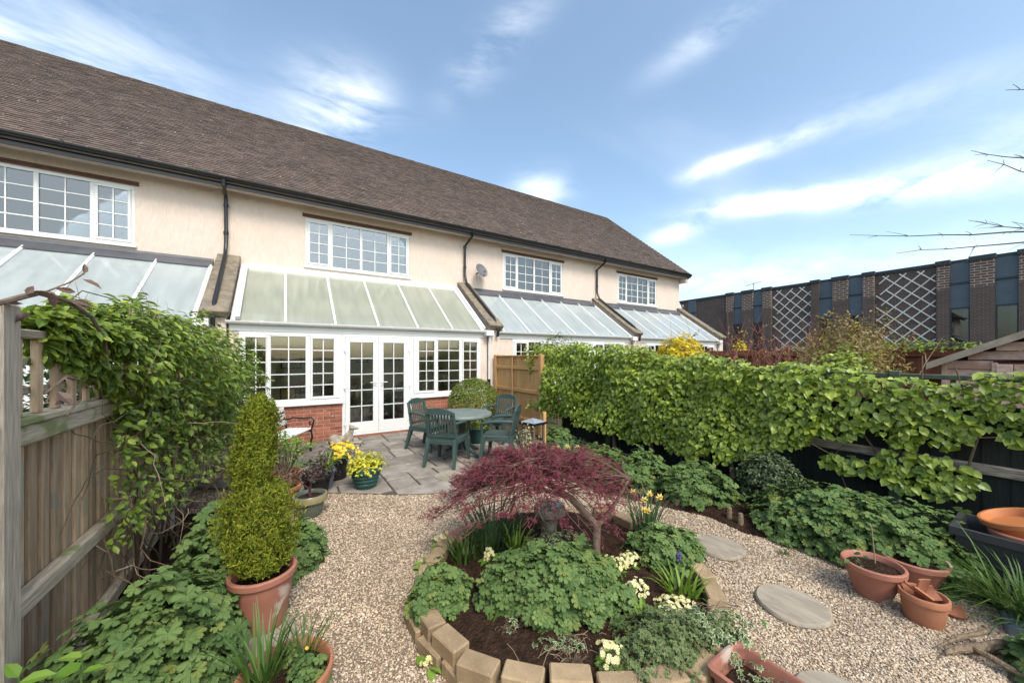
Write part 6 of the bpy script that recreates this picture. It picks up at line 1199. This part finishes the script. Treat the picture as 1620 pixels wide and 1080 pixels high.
# terracotta pots with shrubs
c = (.0, 5.28, .02); t = potted('potted_shrub', 'terracotta pot with a leafy open shrub in front of the bench', c, .17, .26, 'terracotta', taper=.7); m = MB(); rs = random.Random(9); LP = []
for k in range(22):
    a = rs.uniform(0, 6.28); p = Vector((c[0], c[1], .2)); d = Vector((math.cos(a)*.38, math.sin(a)*.38, 1)).normalized(); pts = [p]
    for s in range(5): d = (d+Vector((rs.gauss(0, .22), rs.gauss(0, .22), rs.gauss(0, .05)))).normalized(); pts.append(pts[-1]+d*.115)
    m.tube(pts, [.008-.0012*s for s in range(6)], 5); LP += [pts[i].lerp(pts[i+1], rs.random())+Vector((rs.gauss(0, .02), rs.gauss(0, .02), 0)) for i in (2, 3, 3, 4, 4, 4, 4) for _ in range(3)]
m.build('stems', 'twig', t); n = len(LP); foliage(t, T_OVAL(.36), np.array(LP), np.array([0, -.3, 1.])+jitter(n, .5), jitter(n, 1), rng.uniform(.025, .05, n), 'brightleaf', 60)
c = (-.02, 4.72, .01); t = potted('potted_twigs', 'terracotta pot of bare brown twigs behind the glazed pot', c, .17, .27, 'terracotta', taper=.72); m = MB()
for k in range(46):
    a = rs.uniform(0, 6.28); p = Vector((c[0]+rs.gauss(0, .05), c[1]+rs.gauss(0, .05), .22)); e = p+Vector((math.cos(a)*rs.uniform(.08, .2), math.sin(a)*rs.uniform(.05, .18), rs.uniform(.05, .26))); m.tube([p, p.lerp(e, .5)+Vector((0, 0, .05)), e], [.006, .005, .002], 5)
m.build('stems', 'twig', t); p, nr = dome(160, (c[0], c[1], .24), .2, .18, .2, shell=.9); foliage(t, T_OVAL(.3), p, nr+jitter(160, .7), jitter(160, 1), rng.uniform(.02, .04, 160), 'brown_leaf')
c = (-.18, 4.42, .01); bush('dwarf_shrub', 'small grey-brown shrub between the conifer and the glazed pot', 'shrub', c, .22, .2, .34, 420, T_OVAL(.3), .03, 'brown_leaf', rise=.05, shell=.9, lump=.2)
m = MB(); m.lathe([(.26, 0), (.26, .012), (.25, .016), (.001, .017)], (.13, 6.45, .032), 32, 1.1, .7); tag(m.build('moss_mat', 'moss_mat', base=True), 'flat green mat on the patio in front of the bench', 'mat')
# green pot of trailing plant behind the table
c = (3.15, 6.25, .026); t = potted('potted_fern', 'green pot with leafy plant half hidden behind the garden table', c, .17, .30, 'pot_green', taper=.7); p, nr = dome(420, (c[0], c[1], c[2]+.26), .24, .22, .34, shell=.7, lump=.2); foliage(t, T_OVAL(.3), p, nr+np.array([0, 0, .4])+jitter(420, .4), nr+jitter(420, .5), rng.uniform(.03, .06, 420), 'boxleaf')
bush('wall_plant', 'small leafy plant against the dwarf wall right of the french doors', 'plant', (2.72, 7.75, .026), .2, .14, .62, 320, T_OVAL(.3), .04, 'boxleaf', rise=.05, shell=.9)
# foreground terracotta bowl
c = (.0, 1.94, .0); t = potted('potted_bowl', 'terracotta bowl of grassy leaves and seedlings at the bottom left', c, .19, .28, 'terracotta', taper=.62, rim=.02); blades(t, (-.08, 1.97, .23), 55, .06, .30, .009, .6, 'grassleaf', 30, droop=.4); blades(t, (.08, 2.04, .23), 55, .05, .20, .005, .8, 'grassleaf', 20, droop=.5)
p, nr = dome(60, (.08, 1.90, .23), .09, .08, .09, shell=.7); foliage(t, T_GER, p, nr+np.array([0, 0, 1.])+jitter(60, .25), jitter(60, 1), rng.uniform(.02, .036, 60), 'geranium', 60); p, nr = dome(24, (.02, 2.04, .24), .06, .06, .08, shell=.7); foliage(t, T_GER, p, nr+np.array([0, 0, 1.])+jitter(24, .25), jitter(24, 1), rng.uniform(.02, .034, 24), 'geranium', 24)
n = 5; foliage(t, T_OVAL(.35), [(.01, 1.93, .30), (.04, 1.98, .33), (-.06, 1.9, .29), (.07, 2.1, .36), (.09, 1.96, .34)], jitter(n, 1), jitter(n, 1), rng.uniform(.02, .03, n), 'petal_trumpet', n, piece='withered_flower')
# ------------------------------------------------------------ right-hand pots
c = (3.56, .78, .0); t = potted('terracotta_bowl', 'terracotta bowl with dark soil and one thin stalk', c, .16, .24, 'terracotta_plastic', taper=.60, rim=.025); m = MB(); m.tube([(3.62, .78, .2), (3.625, .79, .33), (3.62, .80, .47)], [.004, .003, .003], 6); m.tube([(3.62, .80, .45), (3.63, .81, .49)], [.005, .002], 6); m.build('stalk', 'dead_stem', t); n = 12; foliage(t, T_OVAL(.4), np.array([[3.5, .84, .25]])+jitter(n, .03), np.array([0, 0, 1.])+jitter(n, .4), jitter(n, 1), rng.uniform(.03, .05, n), 'daffleaf', n)
c = (3.97, .66, .0); t = potted('terracotta_bowl', 'wide terracotta bowl of bare earth beneath the largest geranium', c, .185, .22, 'terracotta_plastic', taper=.62, rim=.025)
c = (3.50, .53, .0); t = thing('terracotta_pot', 'small chipped terracotta pot full of broken shards', 'pot', c); pot_shape(Vector(c), .108, .18, .016, .84, .012).build('pot', 'terracotta', t)
def shard(c, Rm, r, a0, a1, h, label):
    m = MB(); k = 7; vs = []
    for rr in (r, r-.012):
        for z in (-h/2, h/2):
            for i in range(k): a = a0+(a1-a0)*i/(k-1); vs.append(Vector(c)+Rm @ Vector((rr*math.cos(a)-r, rr*math.sin(a), z*(1-.25*i/(k-1)))))
    q = lambda s, zz, i: (s*2+zz)*k+i
    fs = [(q(0, 0, i), q(0, 0, i+1), q(0, 1, i+1), q(0, 1, i)) for i in range(k-1)]+[(q(1, 1, i), q(1, 1, i+1), q(1, 0, i+1), q(1, 0, i)) for i in range(k-1)]+[(q(0, 1, i), q(0, 1, i+1), q(1, 1, i+1), q(1, 1, i)) for i in range(k-1)]+[(q(1, 0, i), q(1, 0, i+1), q(0, 0, i+1), q(0, 0, i)) for i in range(k-1)]+[(q(0, 0, 0), q(0, 1, 0), q(1, 1, 0), q(1, 0, 0)), (q(0, 1, k-1), q(0, 0, k-1), q(1, 0, k-1), q(1, 1, k-1))]
    m.add(vs, fs); tag(m.build('pot_shard', 'terracotta', base=True), label, 'shard', 'broken pot shards')
E3 = lambda x, y, z: (Matrix.Rotation(z, 3, 'Z') @ Matrix.Rotation(y, 3, 'Y') @ Matrix.Rotation(x, 3, 'X'))
shard((3.47, .55, .175), E3(.5, .9, 2.5), .10, -.6, .6, .13, 'broad curved shard on the left inside the chipped pot'); shard((3.52, .545, .20), E3(.1, -.2, .6), .08, -.35, .35, .16, 'upright pointed shard in the middle of the chipped pot'); shard((3.555, .52, .165), E3(1.2, .4, .3), .08, -.6, .6, .10, 'flat shard on the right inside the chipped pot'); shard((3.74, .44, .02), E3(.1, 1.45, .4), .10, -.6, .6, .13, 'shard lying on the gravel right of the chipped pot')
def trough():
    t = thing('planter_trough', 'tall dark grey rectangular planter against the dark fence', 'planter', (4.45, -.05, 0)); x0, x1, y0, y1, h, k = 4.24, 4.66, -.62, .50, .44, .05; m = MB()
    def ring(d, z, e=0): return [(x0+d+e, y0+d+e, z), (x1-d-e, y0+d+e, z), (x1-d-e, y1-d-e, z), (x0+d+e, y1-d-e, z)]
    vs = ring(k, 0)+ring(.012, h-.06)+ring(-.014, h-.055)+ring(-.014, h)+ring(.02, h)+ring(.03, h-.05)+ring(k+.015, .1); fs = [(3, 2, 1, 0)]
    for r_ in range(6): fs += [(r_*4+i, r_*4+(i+1) % 4, (r_+1)*4+(i+1) % 4, (r_+1)*4+i) for i in range(4)]
    fs.append((24, 25, 26, 27)); m.add(vs, fs); m.build('body', 'trough_grey', t)
trough()
def loose_bowl(c, r, h, tilt, mat, label):
    m = pot_shape(Vector((0, 0, 0)), r, h, .03, .68); Rm = E3(*tilt); m.v = [tuple(Rm @ Vector(v)+Vector(c)) for v in m.v]; tag(m.build('terracotta_bowl', mat, base=True), label, 'pot', 'bowls stacked in the trough')
loose_bowl((4.45, .14, .27), .18, .21, (-.12, -.05, 0), 'terracotta_plastic', 'pinkish terracotta bowl sitting in the dark grey planter'); loose_bowl((4.50, .18, .385), .17, .18, (-.30, -.12, 0), 'terracotta_orange', 'bright orange terracotta bowl, upper of the two in the planter')
t = thing('strap_grass', 'arching grassy clump in front of the dark grey planter', 'plant', (4.02, .16, 0)); blades(t, (4.02, .16, .0), 240, .11, .50, .011, 1.15, 'grassleaf', 60, droop=.75); blades(t, (3.95, -.05, .0), 120, .10, .42, .010, 1.2, 'grassleaf', 20, droop=.8)
m = MB(); m.box((3.90, -.02, .03), (.20, .55, .08), .012, rotz(.18)); tag(m.build('stone_kerb', 'blue_grey', base=True), 'grey slate kerb under the arching grassy clump', 'kerb')
# driftwood
t = thing('driftwood', 'split driftwood branch on the gravel at the bottom right', 'driftwood', (3.35, .28, 0)); m = MB(); m.tube([(3.17, .40, .03), (3.25, .36, .045), (3.36, .29, .05), (3.5, .23, .045), (3.68, .13, .05)], [.010, .02, .026, .03, .026], 9); m.build('trunk', 'driftwood', t); m = MB(); m.tube([(3.31, .33, .06), (3.28, .25, .06), (3.26, .16, .05), (3.24, .04, .04)], [.012, .017, .016, .014], 8); m.build('branch', 'driftwood', t); m = MB(); m.tube([(3.2, .43, .03), (3.33, .36, .08), (3.5, .28, .09)], [.006, .012, .014], 7); m.build('splinter', 'driftwood', t)
geranium((3.40, .06, .0), .16, .14, .24, 160, 'leafy tuft at the bottom right corner beside the driftwood', 100, 0, .05)
# rectangular terracotta trough with ivy
def terr_trough():
    t = thing('terracotta_trough', 'rectangular terracotta trough of ivy at the bottom edge', 'planter', (1.9, .7, 0)); x0, x1, y0, y1, h = 1.74, 2.03, .42, .97, .21; m = MB()
    def ring(d, z):
        out = []; rr = .035
        for cx, cy, a0 in ((x1-d-rr, y1-d-rr, 0), (x0+d+rr, y1-d-rr, 90), (x0+d+rr, y0+d+rr, 180), (x1-d-rr, y0+d+rr, 270)):
            for k in range(4): a = R(a0+k*30); out.append((cx+rr*math.cos(a), cy+rr*math.sin(a), z))
        return out
    R_ = [ring(.03, 0), ring(.012, h-.04), ring(-.004, h-.035), ring(-.006, h-.004), ring(.0, h), ring(.012, h), ring(.018, h-.01), ring(.035, h*.55)]; n = 16; vs = [p for r_ in R_ for p in r_]; fs = [tuple(reversed(range(n)))]
    for r_ in range(len(R_)-1): fs += [(r_*n+i, r_*n+(i+1) % n, (r_+1)*n+(i+1) % n, (r_+1)*n+i) for i in range(n)]
    fs.append(tuple(range((len(R_)-1)*n, len(R_)*n))); m.add(vs, fs, True); m.build('body', 'terracotta_plastic', t); m = MB(); m.bx(x0+.04, x1-.04, y0+.04, y1-.04, .10, .135); m.build('soil', 'soil', t)
    n = 60; pos = np.stack([rng.uniform(1.8, 2.0, n), rng.uniform(.5, .97, n), rng.uniform(.14, .25, n)], 1); foliage(t, T_IVY, pos, np.array([0, -.2, 1.])+jitter(n, .4), jitter(n, 1), rng.uniform(.015, .03, n), 'ivy', 60)
terr_trough()

# ------------------------------------------------------------ litter and weeds on the gravel
def litter():
    n = 170; X = rng.uniform(-.3, 4.3, n); Y = rng.uniform(.3, 4.6, n); k = ~inpoly(BED, X, Y) & ~inpoly(patio, X, Y) & ~inpoly(LB, X, Y); X, Y = X[k], Y[k]; n = len(X)
    foliage(gravel, T_OVAL(.3), np.stack([X, Y, np.full(n, .012)], 1), np.array([0, 0, 1.])+jitter(n, .3), jitter(n, 1), rng.uniform(.012, .028, n), 'brown_leaf', bulk='fallen_leaves')
    for i, (x, y, lab) in enumerate([(3.02, 2.35, 'small weed tuft in the gravel behind the daffodils'), (3.62, 1.34, 'small weed tuft at the foot of the largest geranium'), (.62, 1.62, 'small weed tuft at the foot of the left edging blocks'), (2.98, 1.95, 'small weed tuft beside the nearer stepping stone')]):
        t = thing('weed_tuft', lab, 'weed', (x, y, 0), 'weed tufts in the gravel'); blades(t, (x, y, 0), 22, .03, .07, .005, .9, 'grassleaf')
litter()
